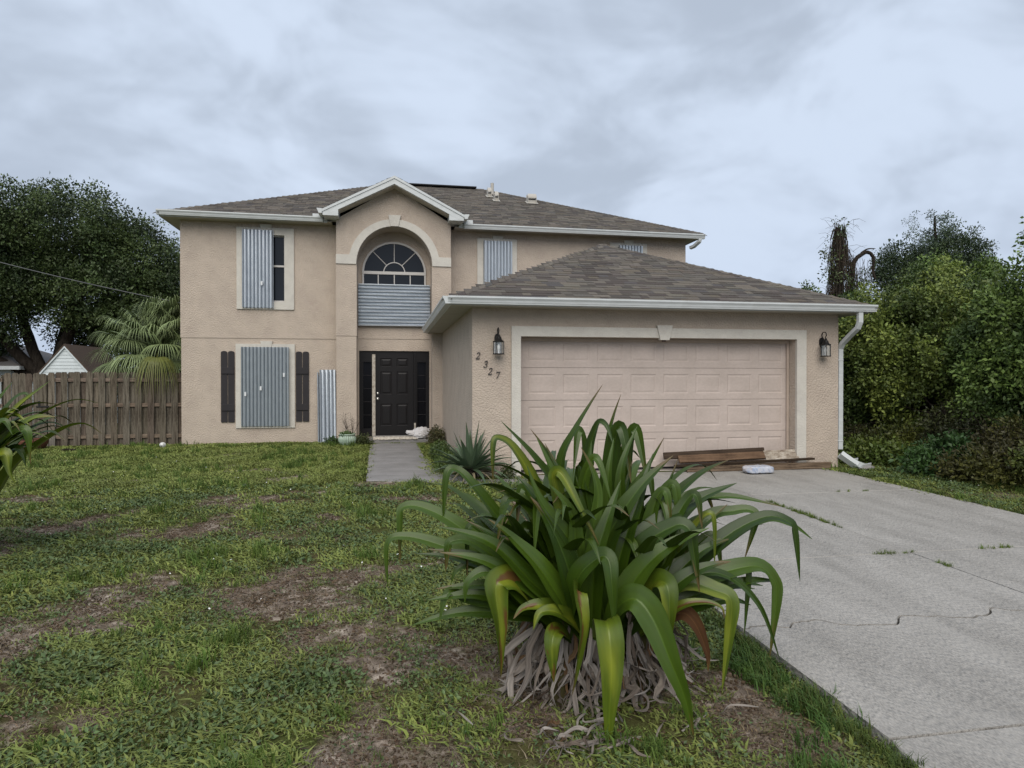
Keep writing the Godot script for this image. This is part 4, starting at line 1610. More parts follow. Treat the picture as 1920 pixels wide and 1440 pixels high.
func strip_board(size: Vector3, c: Color, ch := 0.006) -> ArrayMesh:
	var b := Builder.new()
	b.col = c
	b.cbox(-size / 2, size / 2, ch)
	return b.mesh()


func build_props() -> void:
	# boards laid across the foot of the garage door
	var t := thing("timber_board", "long grey-brown board lying flat on the drive before the garage", "board", Vector3(6.33, base_y(-10.7) + 0.082, -10.73), 0.0, "boards at the garage door")
	part(t, "board", strip_board(Vector3(2.72, 0.115, 0.05), lin(126, 110, 92)), m.board_wood)
	t = thing("timber_board", "wide reddish-brown board tilted on the board before the garage door", "board", Vector3(5.68, 0.205, -10.86), 0.0, "boards at the garage door")
	t.rotation = Vector3(-0.62, 0.0, 0.032)
	part(t, "board", strip_board(Vector3(1.62, 0.14, 0.04), lin(118, 96, 76)), m.board_wood)
	t = thing("timber_board", "dark board whose edge shows behind the tilted brown board", "board", Vector3(5.6, 0.262, -10.975), 0.0, "boards at the garage door")
	t.rotation = Vector3(-0.3, 0.0, 0.03)
	part(t, "board", strip_board(Vector3(1.9, 0.12, 0.04), lin(78, 64, 54)), m.board_wood)
	t = thing("timber_board", "board with flaking white paint under the garage trim", "board", Vector3(6.81, 0.215, -10.87), 0.0, "boards at the garage door")
	t.rotation = Vector3(-0.55, 0.0, 0.02)
	part(t, "board", strip_board(Vector3(0.64, 0.2, 0.035), lin(200, 190, 175)), stone("flaking_white", srgb(0.5, 0.47, 0.42), picture(tones(256, [[5, 4, 1.0, 91], [20, 3, 0.6, 92]], [Color(0.5, 0.44, 0.4), Color(0.85, 0.82, 0.78), Color(1, 1, 1)], 1.8)), Vector3(0.9, 4.0, 4.0), 0.8))
	t = thing("timber_board", "dark weathered batten along the front edge of the tilted board", "board", Vector3(6.05, 0.125, -10.73), 0.0, "boards at the garage door")
	t.rotation = Vector3(0, 0.0, 0.028)
	part(t, "board", strip_board(Vector3(2.6, 0.035, 0.09), lin(62, 50, 42)), m.board_wood)
	# package wrapped in printed plastic
	t = thing("wrapped_package", "white and blue plastic-wrapped package lying on the drive", "package", Vector3(6.12, base_y(-10.55) + 0.03, -10.45), 0.06)
	var b := Builder.new()
	var pts := PackedVector3Array()
	var cols := PackedColorArray()
	var f := FastNoiseLite.new()
	f.seed = 71
	f.frequency = 9.0
	f.fractal_octaves = 3
	var rows := 22
	var ringn := 28
	for i in rows:
		var u := float(i) / (rows - 1)
		var x := lerpf(-0.26, 0.26, u)
		var shrink := 1.0 - pow(absf(u - 0.5) * 2.0, 10.0) * 0.75
		for k in ringn:
			var a := TAU * k / ringn
			var ca := cos(a)
			var sa := sin(a)
			var y := signf(sa) * pow(absf(sa), 0.35) * 0.058
			var z := signf(ca) * pow(absf(ca), 0.35) * 0.14
			var p := Vector3(x, 0.058 + y * shrink, z * shrink)
			p += Vector3(0, 1, 0.4) * f.get_noise_3dv(p * 2.0) * 0.014
			p.y = maxf(p.y, 0.0)
			pts.append(p)
			var s := f.get_noise_2d(x * 2.2 + 5.0, a * 0.24)
			cols.append(lin(186, 190, 200) if s > -0.14 else lin(150, 163, 186).lerp(lin(172, 150, 140), clampf(f.get_noise_1d(x * 9.0) * 2.0, 0.0, 1.0)))
	b.grid(pts, cols, rows, ringn, true, false)
	for e in 2:
		var at := 0 if e == 0 else (rows - 1) * ringn
		for k in ringn:
			b.col = cols[at + k]
			var mid := Vector3(-0.262 if e == 0 else 0.262, 0.058, 0)
			if e == 0:
				b.tri(mid, pts[at + k], pts[at + (k + 1) % ringn])
			else:
				b.tri(mid, pts[at + (k + 1) % ringn], pts[at + k])
	var wrap := plain("plastic_wrap", Color.WHITE, 0.3)
	wrap.vertex_color_use_as_albedo = true
	part(t, "wrapping", b, wrap)
	# crumpled sack slumped by the door
	t = thing("crumpled_sack", "crumpled pale sack slumped on the doorstep against the sidelight", "sack", Vector3(0.74, 0.09, -17.24), 0.0)
	part(t, "sack_body", crumple(Vector3(0.22, 0.13, 0.16), 3, 0.36), m.sack_cloth, Transform3D(Basis(Vector3.FORWARD, -0.16), Vector3(0.04, 0.1, 0)))
	part(t, "sack_neck", crumple(Vector3(0.13, 0.06, 0.08), 8, 0.4), m.sack_cloth, Transform3D(Basis(Vector3.FORWARD, 0.28), Vector3(-0.18, 0.1, 0.05)))
	part(t, "sack_fold", crumple(Vector3(0.14, 0.09, 0.11), 14, 0.4), m.sack_cloth, Transform3D(Basis(Vector3.FORWARD, 0.1), Vector3(0.02, 0.06, 0.15)))
	t = thing("plastic_sheet", "torn whitish sheeting spread over the doorstep", "sheeting", Vector3(0.15, 0.085, -17.1), 0.0)
	b = Builder.new()
	pts = PackedVector3Array()
	cols = PackedColorArray()
	for j in 14:
		for i in 40:
			var x := -0.55 + 1.1 * i / 39.0
			var z := -0.2 + 0.36 * j / 13.0 + 0.05 * f.get_noise_1d(x * 4.0) * (1.0 if j > 6 else -1.0)
			pts.append(Vector3(x, 0.022 + 0.03 * absf(f.get_noise_2d(x * 3.0, z * 3.0)) - (0.045 if z > 0.09 else 0.0), z))
			cols.append(Color.WHITE)
	b.grid(pts, cols, 14, 40, false, true)
	part(t, "sheet", b, m.peeled_white)
	# ribbed pot with a scrubby plant
	t = thing("ribbed_pot", "pale green ribbed pot on the grass beside the entrance pier", "pot", Vector3(-1.0, base_y(-16.7) - 0.01, -16.72), 0.0)
	b = Builder.new()
	b.lathe(PackedVector2Array([Vector2(0.17, 0.30), Vector2(0.19, 0.29), Vector2(0.192, 0.275), Vector2(0.165, 0.255), Vector2(0.16, 0.25)]), 72)
	var rim := Builder.new()
	rim.lathe(PackedVector2Array([Vector2(0.150, 0.262), Vector2(0.155, 0.284), Vector2(0.172, 0.294), Vector2(0.19, 0.288), Vector2(0.193, 0.274), Vector2(0.172, 0.256)]), 48)
	b = Builder.new()
	b.lathe(PackedVector2Array([Vector2(0.158, 0.258), Vector2(0.16, 0.238), Vector2(0.18, 0.205), Vector2(0.19, 0.16), Vector2(0.18, 0.10), Vector2(0.153, 0.045), Vector2(0.125, 0.01), Vector2(0.12, 0.0)]), 132, 22, 0.14)
	part(t, "pot_body", b, m.glazed_green)
	part(t, "pot_rim", rim, m.glazed_green)
	b = Builder.new()
	b.lathe(PackedVector2Array([Vector2(0.0, 0.25), Vector2(0.158, 0.245), Vector2(0.158, 0.2)]), 24)
	part(t, "potting_soil", b, m.soil)
	bushy("pot_plant", "scrubby green plant growing in the ribbed pot", "plant", Vector3(-1.0, base_y(-16.7) + 0.24, -16.72), Vector3(0.17, 0.07, 0.15), 70, 0.05, 0.026, lin(64, 88, 46), lin(90, 108, 60), "")
	bushy("leafy_weed", "dark leafy weed between the ribbed pot and the path", "weed", Vector3(-0.68, base_y(-16.7) - 0.02, -16.8), Vector3(0.26, 0.30, 0.18), 150, 0.06, 0.028, lin(58, 72, 40), lin(88, 92, 58), "weeds by the entrance")
	bushy("leafy_weed", "low weed between the ribbed pot and the leaning sheets", "weed", Vector3(-1.35, base_y(-16.8) - 0.02, -16.95), Vector3(0.22, 0.22, 0.16), 90, 0.06, 0.028, lin(52, 76, 42), lin(80, 100, 54), "weeds by the entrance")
	# dry stalks in front of the pier
	t = thing("dry_stalks", "bare dry stalks standing in front of the entrance pier", "dead plant", Vector3(-0.92, base_y(-16.95), -16.97), 0.0)
	for i in 9:
		b = Builder.new()
		b.col = Color.WHITE
		var top := Vector3(rng.randf_range(-0.3, 0.32), rng.randf_range(0.45, 0.82), rng.randf_range(-0.06, 0.1))
		var base := Vector3(rng.randf_range(-0.08, 0.14), 0, rng.randf_range(-0.03, 0.03))
		b.tube(PackedVector3Array([base, base.lerp(top, 0.5) + Vector3(rng.randfn() * 0.025, 0, 0), top]), PackedFloat32Array([0.006, 0.005, 0.002]), 5)
		for k in 3:
			var p := base.lerp(top, rng.randf_range(0.5, 0.95))
			b.tube(PackedVector3Array([p, p + Vector3(rng.randfn() * 0.08, 0.07, rng.randfn() * 0.04)]), PackedFloat32Array([0.003, 0.001]), 4)
		part(t, "stalk", b, m.bark)
	# downspout's broken shoe and splash tray at the garage corner
	t = thing("broken_spout", "fallen white downspout end lying by the garage corner", "downspout", Vector3(8.1, -0.03, -10.78), 0.0)
	b = Builder.new()
	rect_pipe(b, [Vector3(-0.17, 0.25, -0.03), Vector3(-0.02, 0.12, 0.06), Vector3(0.06, 0.06, 0.1)], 0.045, 0.06)
	part(t, "spout", b, m.gutter_paint)
	b = Builder.new()
	b.wall(-0.02, 0.3, -0.14, 0.12, 0.0, 0.016, [])
	var tray := part(t, "splash_tray", b, m.gutter_paint, Transform3D(Basis.from_euler(Vector3(-1.3, 0.35, 0.1)), Vector3(0.02, 0.06, 0.1)))
	b = Builder.new()
	for y in [-0.14, 0.105]:
		b.cbox(Vector3(-0.02, y, 0.016), Vector3(0.3, y + 0.016, 0.07), 0.003)
	part(tray, "tray_side", b, m.gutter_paint)
	t = thing("concrete_chunk", "rough grey block under the fallen downspout end", "block", Vector3(8.32, base_y(-10.6) + 0.03, -10.66), 0.2)
	part(t, "block", crumple(Vector3(0.17, 0.045, 0.11), 21, 0.2), m.path_concrete)
	# ball by the house corner
	t = thing("white_ball", "small white ball on the grass at the house corner", "ball", Vector3(-5.22, base_y(-17.0) + 0.055, -16.98), 0.0)
	var sp := SphereMesh.new()
	sp.radius = 0.07
	sp.height = 0.14
	part(t, "shell", sp, m.vinyl)
	var seam := TorusMesh.new()
	seam.inner_radius = 0.066
	seam.outer_radius = 0.0725
	part(t, "seam", seam, m.sticker, Transform3D(Basis(Vector3(1, 0, 0.4).normalized(), 0.9), Vector3.ZERO))
	t = thing("dark_stick", "short dark stick lying on the grass before the fence", "stick", Vector3(-7.0, base_y(-16.5) + 0.03, -16.45), 0.1)
	b = Builder.new()
	b.tube(PackedVector3Array([Vector3(-0.13, 0, 0), Vector3(0.0, 0.012, 0.01), Vector3(0.14, 0.0, -0.01)]), PackedFloat32Array([0.022, 0.026, 0.02]), 7)
	part(t, "stick", b, m.bark)
	# terracotta bowl by the gate
	t = thing("terracotta_bowl", "wide terracotta bowl beside the wooden gate", "planter", Vector3(-8.02, base_y(-16.6), -16.9), 0.0)
	b = Builder.new()
	b.lathe(PackedVector2Array([Vector2(0.33, 0.2), Vector2(0.35, 0.24), Vector2(0.385, 0.245), Vector2(0.4, 0.22), Vector2(0.39, 0.15), Vector2(0.34, 0.05), Vector2(0.25, 0.0)]), 40)
	part(t, "bowl", b, m.terracotta)
	b = Builder.new()
	b.lathe(PackedVector2Array([Vector2(0.0, 0.215), Vector2(0.345, 0.205), Vector2(0.345, 0.15)]), 24)
	part(t, "potting_soil", b, m.soil)
	t = thing("bowl_plant", "spiky grey-green plant growing in the terracotta bowl", "succulent", Vector3(-8.02, base_y(-16.6) + 0.2, -16.9), 0.0)
	for i in 26:
		var a := rng.randf() * TAU
		var e := rng.randf_range(0.25, 1.2)
		var l := rng.randf_range(0.28, 0.46)
		var d := Vector3(cos(a) * cos(e), sin(e), sin(a) * cos(e))
		strap(t, "leaf", [Vector3(cos(a), 0, sin(a)) * 0.03, d * l * 0.5 + Vector3(0, 0.02, 0), d * l - Vector3(0, 0.04, 0)], 0.055, 9, d.cross(Vector3.UP).cross(d), m.agave_leaf, lin(70, 88, 66), lin(94, 110, 86), 0.25)


func crumple(size: Vector3, sd: int, rough: float) -> Builder:
	var f := FastNoiseLite.new()
	f.seed = sd
	f.frequency = 1.15
	f.fractal_type = FastNoiseLite.FRACTAL_RIDGED
	f.fractal_octaves = 3
	f.fractal_gain = 0.35
	var b := Builder.new()
	var pts := PackedVector3Array()
	var cols := PackedColorArray()
	var rows := 26
	var ring := 40
	for j in rows:
		var th := PI * (j + 0.02) / (rows - 0.96)
		for k in ring:
			var a := TAU * k / ring
			var d := Vector3(sin(th) * cos(a), cos(th), sin(th) * sin(a))
			var r := 1.0 + rough * f.get_noise_3dv(d * 1.6)
			var p := d * r
			p.y = maxf(p.y, -0.75)
			pts.append(p * size)
			cols.append(Color.WHITE)
	b.grid(pts, cols, rows, ring, true, true)
	return b


func build_fence() -> void:
	var zf := -17.78
	var grey1 := lin(128, 123, 113)
	var grey2 := lin(102, 96, 87)
	var brown := lin(124, 112, 98)
	var kinds := {}
	for i in 8:
		var b := Builder.new()
		b.col = vary(grey1.lerp(grey2, rng.randf()).lerp(brown, rng.randf() * 0.35), 0.14)
		var w := 0.145
		var o := PackedVector2Array([Vector2(0, 0), Vector2(w, 0), Vector2(w, 1.735), Vector2(w - 0.032, 1.77), Vector2(0.032, 1.77), Vector2(0, 1.735)])
		b.prism(o, 0.0, 0.018)
		kinds[i] = b.mesh()
	for sec in 3:
		var x0: float = [-8.0, -8.93, -13.0][sec]
		var x1: float = [-5.0, -8.09, -8.98][sec]
		var names := ["wood_fence", "fence_gate", "wood_fence"]
		var labels := ["weathered grey shadowbox fence between the gate and the house", "weathered grey wooden gate with black latch beside the fence", "weathered grey fence beyond the gate, below the neighbour's roof"]
		var t := thing(names[sec], labels[sec], "gate" if sec == 1 else "fence", Vector3(x0, base_y(-17.0), zf), 0.0)
		var len := x1 - x0
		for y in [0.21, 0.97, 1.58]:
			var b := Builder.new()
			b.col = vary(brown.lerp(lin(150, 132, 118), 0.5), 0.1)
			b.cbox(Vector3(0, y - 0.045, -0.058), Vector3(len, y + 0.045, -0.02), 0.004)
			part(t, "rail", b, m.board_wood)
		var x := 0.0
		var k := 0
		while x < len - (0.02 if sec == 1 else 0.1):
			var lift := rng.randf_range(-0.014, 0.014) - (0.03 if sec == 1 else 0.0)
			var tilt := Basis(Vector3.BACK, rng.randf_range(-0.006, 0.006))
			part(t, "picket", kinds[rng.randi_range(0, 7)], m.weathered_wood, Transform3D(tilt, Vector3(x, lift, -0.018)))
			if sec != 1:
				var bx := x + 0.132
				if bx < len - 0.1:
					part(t, "picket", kinds[rng.randi_range(0, 7)], m.weathered_wood, Transform3D(Basis.IDENTITY, Vector3(bx, rng.randf_range(-0.012, 0.012), -0.08)))
				x += 0.274
			else:
				x += 0.152
			k += 1
		for px in ([0.0, len - 0.02] if sec == 0 else [len - 0.02]):
			if sec == 1:
				continue
			var b := Builder.new()
			b.col = vary(grey2, 0.1)
			b.cbox(Vector3(px - (0.11 if px < 0.5 else 0.045), -0.05, -0.17), Vector3(px + 0.045, 1.70, -0.1), 0.006)
			part(t, "post", b, m.weathered_wood)
		if sec == 1:
			var b := Builder.new()
			b.cbox(Vector3(len - 0.16, 0.93, 0.001), Vector3(len + 0.12, 0.965, 0.016), 0.004)
			b.cbox(Vector3(len - 0.12, 0.965, 0.001), Vector3(len - 0.07, 1.08, 0.014), 0.004)
			part(t, "latch", b, m.lantern_metal)
	# pale scrap of board at the foot of the gate post
	var sc := thing("wood_offcut", "pale square offcut of board at the fence foot by the gate", "board", Vector3(-7.92, base_y(-17.0) + 0.115, zf + 0.03), 0.0)
	part(sc, "offcut", strip_board(Vector3(0.17, 0.23, 0.02), lin(134, 130, 122)), m.weathered_wood)


# ---------------------------------------------------------------- plants

# a strap-shaped leaf along control points: V-shaped across, tapering, with a pale midrib; face is where its upper side looks
func strap(parent: Node, called: String, ctrl: Array, width: float, seg: int, face: Vector3, mat: Material, c1: Color, c2: Color, vee := 0.22, tone := 0) -> MeshInstance3D:
	var n := ctrl.size()
	var pts := PackedVector3Array()
	for i in seg + 1:
		var t := float(i) / seg * (n - 1)
		var k := mini(int(t), n - 2)
		var u := t - k
		var p0: Vector3 = ctrl[maxi(k - 1, 0)]
		var p1: Vector3 = ctrl[k]
		var p2: Vector3 = ctrl[k + 1]
		var p3: Vector3 = ctrl[mini(k + 2, n - 1)]
		pts.append(p1.cubic_interpolate(p2, p0, p3, u))
	# even out the spacing so that width and colour run along the true length
	var total := 0.0
	var far := PackedFloat32Array([0.0])
	for i in seg:
		total += pts[i].distance_to(pts[i + 1])
		far.append(total)
	var cross := [-1.0, -0.84, -0.66, -0.48, -0.3, -0.1, 0.0, 0.1, 0.3, 0.48, 0.66, 0.84, 1.0]
	var vein := PackedFloat32Array()
	for q in cross:
		vein.append(rng.randf_range(-0.14, 0.14))
	var grid := PackedVector3Array()
	var cols := PackedColorArray()
	var side := Vector3.ZERO
	var wave := rng.randf() * 9.0
	var blotch := rng.randf() * 50.0
	var browned := rng.randf() < 0.4 and width > 0.05
	var base := c1.lerp(c2, rng.randf())
	for i in seg + 1:
		var u := far[i] / total
		var tan := (pts[mini(i + 1, seg)] - pts[maxi(i - 1, 0)]).normalized()
		var s := tan.cross(face)
		if side != Vector3.ZERO:
			s = (s.normalized() * 0.35 + (side - tan * side.dot(tan)).normalized())
		side = s.normalized()
		var nn := side.cross(tan)
		var w := width * (0.55 + 0.45 * sin(minf(u / 0.42, 1.0) * PI / 2)) * minf(1.0, 1.6 * pow(maxf(1.0 - u, 0.0), 0.88)) * 0.5 + 0.001
		for ci in cross.size():
			var q: float = cross[ci]
			var ripple := sin(u * 19.0 + wave) * 0.06 * absf(q) * w + (0.022 * w if ci % 2 == 0 else 0.0)
			grid.append(pts[i] + side * q * w + nn * (absf(q) * w * vee * 2.0 + ripple))
			var c := base
			c = c * (1.0 + vein[ci] + 0.06 * sin(u * 7.0 + wave * 2.0) + 0.12 * dirt_noise.get_noise_2d(u * 9.0 + blotch, q * 1.6))
			if absf(q) < 0.05:
				c = c.lerp(c2 * 1.5, 0.45)
			if tone == 1 or tone == 2:
				var mid := smoothstep(0.15, 0.5, u) * (1.0 - smoothstep(0.55, 0.95, u) * 0.5)
				c = c.lerp(lin(140, 146, 46), clampf(mid * (0.30 - absf(q) * 0.35) + dirt_noise.get_noise_2d(u * 3.0 + blotch, q * 0.7) * 0.7, 0.0, 0.75))
			if tone == 2:
				var burn := dirt_noise.get_noise_2d(u * 5.0 + blotch * 2.0, q * 1.2 + 7.0)
				if burn + (0.34 - absf(q)) * 0.5 + u * 0.25 > 0.33:
					c = c.lerp(lin(88, 54, 34), 0.85)
			if browned and u > 0.93 - 0.06 * vein[ci] * 7.0:
				c = c.lerp(lin(96, 76, 48), 0.8)
			c.a = 1.0
			cols.append(c)
	var b := Builder.new()
	b.grid(grid, cols, seg + 1, cross.size())
	return part(parent, called, b, mat)


func lf(t: Node, width: float, tone: int, ctrl: Array) -> void:
	var a: Vector3 = ctrl[0]
	var e: Vector3 = ctrl[ctrl.size() - 1]
	var out := Vector3(e.x - a.x, 0, e.z - a.z)
	var face := (Vector3(rng.randf_range(-0.3, 0.3) - 0.15, 0.75, 0.8) - out.normalized() * 0.35).normalized()
	var c1 := lin(42, 61, 16)
	var c2 := lin(63, 84, 24)
	if tone == 3:
		c1 = lin(66, 46, 32)
		c2 = lin(88, 64, 42)
	elif tone > 0:
		c1 = lin(56, 74, 19)
		c2 = lin(78, 94, 27)
	var o := strap(t, "leaf", ctrl, width * (1.04 if tone < 3 else 0.5), 26, face, m.dry_leaf if tone == 3 else m.crinum_leaf, c1, c2, 0.2, tone)
	if tone == 3:
		o.set_meta("label", "withered brown leaf")
	elif tone == 2:
		o.set_meta("label", "yellowing leaf with brown scorch marks")


func wild_leaf(t: Node, a: float, e: float, length: float, width: float, base: Vector3, droop: float, tone: int) -> void:
	var out := Vector3(cos(a), 0, sin(a))
	var p1 := base + out * length * 0.36 * cos(e) + Vector3.UP * length * 0.36 * sin(e)
	var p2 := p1 + out * length * 0.3 * cos(e * 0.6) + Vector3.UP * length * 0.28 * sin(e * 0.75)
	var p3 := p2 + out * length * 0.2 * (1.0 - droop * 0.6) + Vector3.UP * length * (0.12 - droop * 0.2)
	var p4 := p3 + out * length * 0.16 * (1.0 - droop) - Vector3.UP * length * 0.3 * droop
	var face := (Vector3.UP * 0.9 - out * 0.5 + Vector3(rng.randfn(), rng.randfn(), rng.randfn()) * 0.25).normalized()
	var c1 := lin(40, 57, 15)
	var c2 := lin(60, 78, 23)
	if tone > 0:
		c1 = lin(78, 96, 28)
		c2 = lin(104, 116, 38)
	strap(t, "leaf", [base, p1, p2, p3, p4], width, 18, face, m.crinum_leaf, c1, c2, 0.2, tone)


func build_crinum() -> void:
	var t := thing("crinum_lily", "huge clump of broad strap-leaved lily beside the drive", "crinum lily", Vector3(1.12, -0.19, -3.72))
	lf(t, 0.085, 0, [Vector3(-0.01, 0.36, -0.05), Vector3(-0.12, 0.98, -0.05), Vector3(-0.15, 1.27, -0.04), Vector3(-0.07, 1.48, 0.01), Vector3(0.07, 1.72, 0.05)])
	lf(t, 0.080, 0, [Vector3(0.11, 0.35, -0.13), Vector3(0.14, 1.02, -0.13), Vector3(0.16, 1.42, -0.10), Vector3(0.22, 1.66, -0.07)])
	lf(t, 0.100, 0, [Vector3(0.01, 0.34, -0.10), Vector3(-0.10, 1.00, -0.13), Vector3(-0.28, 1.28, -0.11), Vector3(-0.49, 1.51, -0.10)])
	lf(t, 0.080, 0, [Vector3(0.02, 0.36, -0.05), Vector3(-0.10, 1.08, -0.03), Vector3(-0.24, 1.33, -0.00), Vector3(-0.34, 1.47, 0.01)])
	lf(t, 0.100, 1, [Vector3(-0.07, 0.39, -0.07), Vector3(-0.28, 1.08, -0.06), Vector3(-0.42, 1.35, -0.04), Vector3(-0.52, 1.42, -0.02), Vector3(-0.55, 1.37, -0.01), Vector3(-0.55, 1.17, -0.01)])
	lf(t, 0.120, 0, [Vector3(0.10, 0.42, -0.24), Vector3(0.04, 1.14, -0.20), Vector3(0.01, 1.40, -0.16), Vector3(-0.03, 1.43, -0.12), Vector3(-0.07, 1.19, -0.07)])
	lf(t, 0.120, 0, [Vector3(0.07, 0.47, -0.09), Vector3(0.02, 1.16, -0.09), Vector3(0.06, 1.47, -0.04), Vector3(0.10, 1.49, 0.01), Vector3(0.13, 1.38, 0.06)])
	lf(t, 0.130, 0, [Vector3(0.11, 0.50, -0.08), Vector3(0.14, 1.16, -0.03), Vector3(0.16, 1.43, 0.02), Vector3(0.18, 1.46, 0.07), Vector3(0.21, 1.17, 0.13)])
	lf(t, 0.130, 0, [Vector3(0.21, 0.47, -0.17), Vector3(0.26, 1.15, -0.11), Vector3(0.28, 1.41, -0.06), Vector3(0.30, 1.44, -0.01), Vector3(0.34, 1.15, 0.05)])
	lf(t, 0.085, 0, [Vector3(-0.02, 0.59, 0.09), Vector3(-0.08, 1.11, 0.14), Vector3(-0.04, 1.30, 0.19), Vector3(-0.01, 1.30, 0.23), Vector3(0.05, 1.08, 0.27)])
	lf(t, 0.085, 0, [Vector3(0.08, 0.36, -0.04), Vector3(0.20, 0.99, 0.03), Vector3(0.33, 1.25, 0.08), Vector3(0.41, 1.42, 0.12)])
	lf(t, 0.150, 0, [Vector3(-0.05, 0.37, 0.14), Vector3(0.00, 0.80, 0.22), Vector3(0.18, 1.14, 0.28), Vector3(0.38, 1.34, 0.31)])
	lf(t, 0.055, 0, [Vector3(0.21, 0.43, -0.07), Vector3(0.42, 1.01, 0.02), Vector3(0.46, 1.16, 0.08), Vector3(0.51, 1.29, 0.08)])
	lf(t, 0.110, 0, [Vector3(0.19, 0.35, -0.12), Vector3(0.42, 0.91, -0.03), Vector3(0.62, 1.17, 0.05), Vector3(0.80, 1.29, 0.14)])
	lf(t, 0.160, 0, [Vector3(0.01, 0.34, 0.15), Vector3(0.11, 0.69, 0.22), Vector3(0.32, 0.95, 0.25), Vector3(0.56, 1.09, 0.25), Vector3(0.79, 1.17, 0.24)])
	lf(t, 0.075, 0, [Vector3(0.29, 0.48, -0.10), Vector3(0.63, 0.97, -0.04), Vector3(0.83, 1.06, 0.04), Vector3(1.12, 1.01, 0.14)])
	lf(t, 0.100, 0, [Vector3(0.25, 0.44, 0.04), Vector3(0.62, 0.92, 0.13), Vector3(0.82, 1.00, 0.17), Vector3(0.91, 1.00, 0.20), Vector3(0.92, 0.94, 0.21), Vector3(0.86, 0.73, 0.20)])
	lf(t, 0.110, 0, [Vector3(0.28, 0.36, -0.00), Vector3(0.74, 0.77, 0.08), Vector3(1.01, 0.93, 0.13), Vector3(1.14, 0.92, 0.20), Vector3(1.27, 0.83, 0.22)])
	lf(t, 0.100, 0, [Vector3(0.24, 0.41, 0.14), Vector3(0.66, 0.83, 0.24), Vector3(0.92, 0.98, 0.28), Vector3(1.06, 0.96, 0.31), Vector3(1.10, 0.89, 0.31), Vector3(1.14, 0.62, 0.30)])
	lf(t, 0.120, 0, [Vector3(0.07, 0.37, 0.16), Vector3(0.19, 0.81, 0.28), Vector3(0.36, 0.97, 0.36), Vector3(0.43, 0.96, 0.40), Vector3(0.45, 0.86, 0.41), Vector3(0.48, 0.63, 0.42)])
	lf(t, 0.045, 1, [Vector3(0.26, 0.50, 0.14), Vector3(0.50, 0.90, 0.24), Vector3(0.59, 1.02, 0.30), Vector3(0.62, 0.95, 0.31), Vector3(0.62, 0.72, 0.31)])
	lf(t, 0.120, 0, [Vector3(0.20, 0.32, 0.14), Vector3(0.44, 0.62, 0.23), Vector3(0.67, 0.68, 0.27), Vector3(0.89, 0.71, 0.28), Vector3(0.99, 0.63, 0.28), Vector3(1.01, 0.52, 0.28), Vector3(0.97, 0.20, 0.28)])
	lf(t, 0.050, 0, [Vector3(0.21, 0.37, 0.19), Vector3(0.48, 0.66, 0.29), Vector3(0.68, 0.68, 0.32), Vector3(0.87, 0.51, 0.34), Vector3(1.00, 0.20, 0.33)])
	lf(t, 0.100, 1, [Vector3(0.14, 0.36, 0.23), Vector3(0.40, 0.64, 0.32), Vector3(0.60, 0.62, 0.39), Vector3(0.66, 0.57, 0.42), Vector3(0.65, 0.40, 0.42), Vector3(0.61, 0.10, 0.42)])
	lf(t, 0.065, 0, [Vector3(0.28, 0.39, 0.10), Vector3(0.64, 0.65, 0.21), Vector3(0.81, 0.70, 0.26), Vector3(0.84, 0.66, 0.27), Vector3(0.82, 0.33, 0.27)])
	lf(t, 0.150, 2, [Vector3(-0.24, 0.34, 0.16), Vector3(-0.45, 0.67, 0.27), Vector3(-0.56, 0.72, 0.32), Vector3(-0.59, 0.67, 0.34), Vector3(-0.57, 0.48, 0.35), Vector3(-0.56, 0.22, 0.32)])
	lf(t, 0.090, 2, [Vector3(-0.12, 0.40, 0.28), Vector3(-0.18, 0.64, 0.42), Vector3(-0.20, 0.70, 0.47), Vector3(-0.20, 0.65, 0.52), Vector3(-0.19, 0.50, 0.53), Vector3(-0.23, 0.18, 0.49)])
	lf(t, 0.110, 0, [Vector3(-0.18, 0.48, 0.27), Vector3(-0.17, 0.73, 0.39), Vector3(-0.09, 0.85, 0.47), Vector3(-0.05, 0.85, 0.51), Vector3(-0.04, 0.73, 0.54), Vector3(-0.02, 0.51, 0.52)])
	lf(t, 0.125, 1, [Vector3(-0.04, 0.40, 0.35), Vector3(-0.06, 0.54, 0.49), Vector3(-0.08, 0.53, 0.61), Vector3(-0.08, 0.36, 0.65), Vector3(-0.09, 0.15, 0.65), Vector3(-0.09, -0.06, 0.63)])
	lf(t, 0.140, 0, [Vector3(0.02, 0.40, 0.31), Vector3(0.03, 0.58, 0.43), Vector3(0.09, 0.65, 0.52), Vector3(0.16, 0.56, 0.58), Vector3(0.23, 0.37, 0.63), Vector3(0.30, 0.19, 0.64), Vector3(0.35, -0.01, 0.63)])
	lf(t, 0.130, 1, [Vector3(0.15, 0.42, 0.23), Vector3(0.23, 0.67, 0.39), Vector3(0.26, 0.71, 0.47), Vector3(0.27, 0.67, 0.51), Vector3(0.27, 0.54, 0.52), Vector3(0.27, 0.39, 0.51)])
	lf(t, 0.060, 2, [Vector3(0.22, 0.36, 0.24), Vector3(0.38, 0.54, 0.37), Vector3(0.50, 0.58, 0.42), Vector3(0.58, 0.56, 0.46), Vector3(0.60, 0.50, 0.46)])
	lf(t, 0.180, 3, [Vector3(0.26, 0.36, 0.25), Vector3(0.40, 0.49, 0.32), Vector3(0.47, 0.46, 0.37), Vector3(0.54, 0.30, 0.38), Vector3(0.55, 0.19, 0.38)])
	lf(t, 0.110, 2, [Vector3(-0.11, 0.41, 0.23), Vector3(-0.31, 0.57, 0.33), Vector3(-0.44, 0.58, 0.34), Vector3(-0.50, 0.53, 0.35)])
	lf(t, 0.100, 1, [Vector3(-0.11, 0.40, 0.28), Vector3(-0.26, 0.55, 0.38), Vector3(-0.37, 0.57, 0.40), Vector3(-0.41, 0.49, 0.41)])
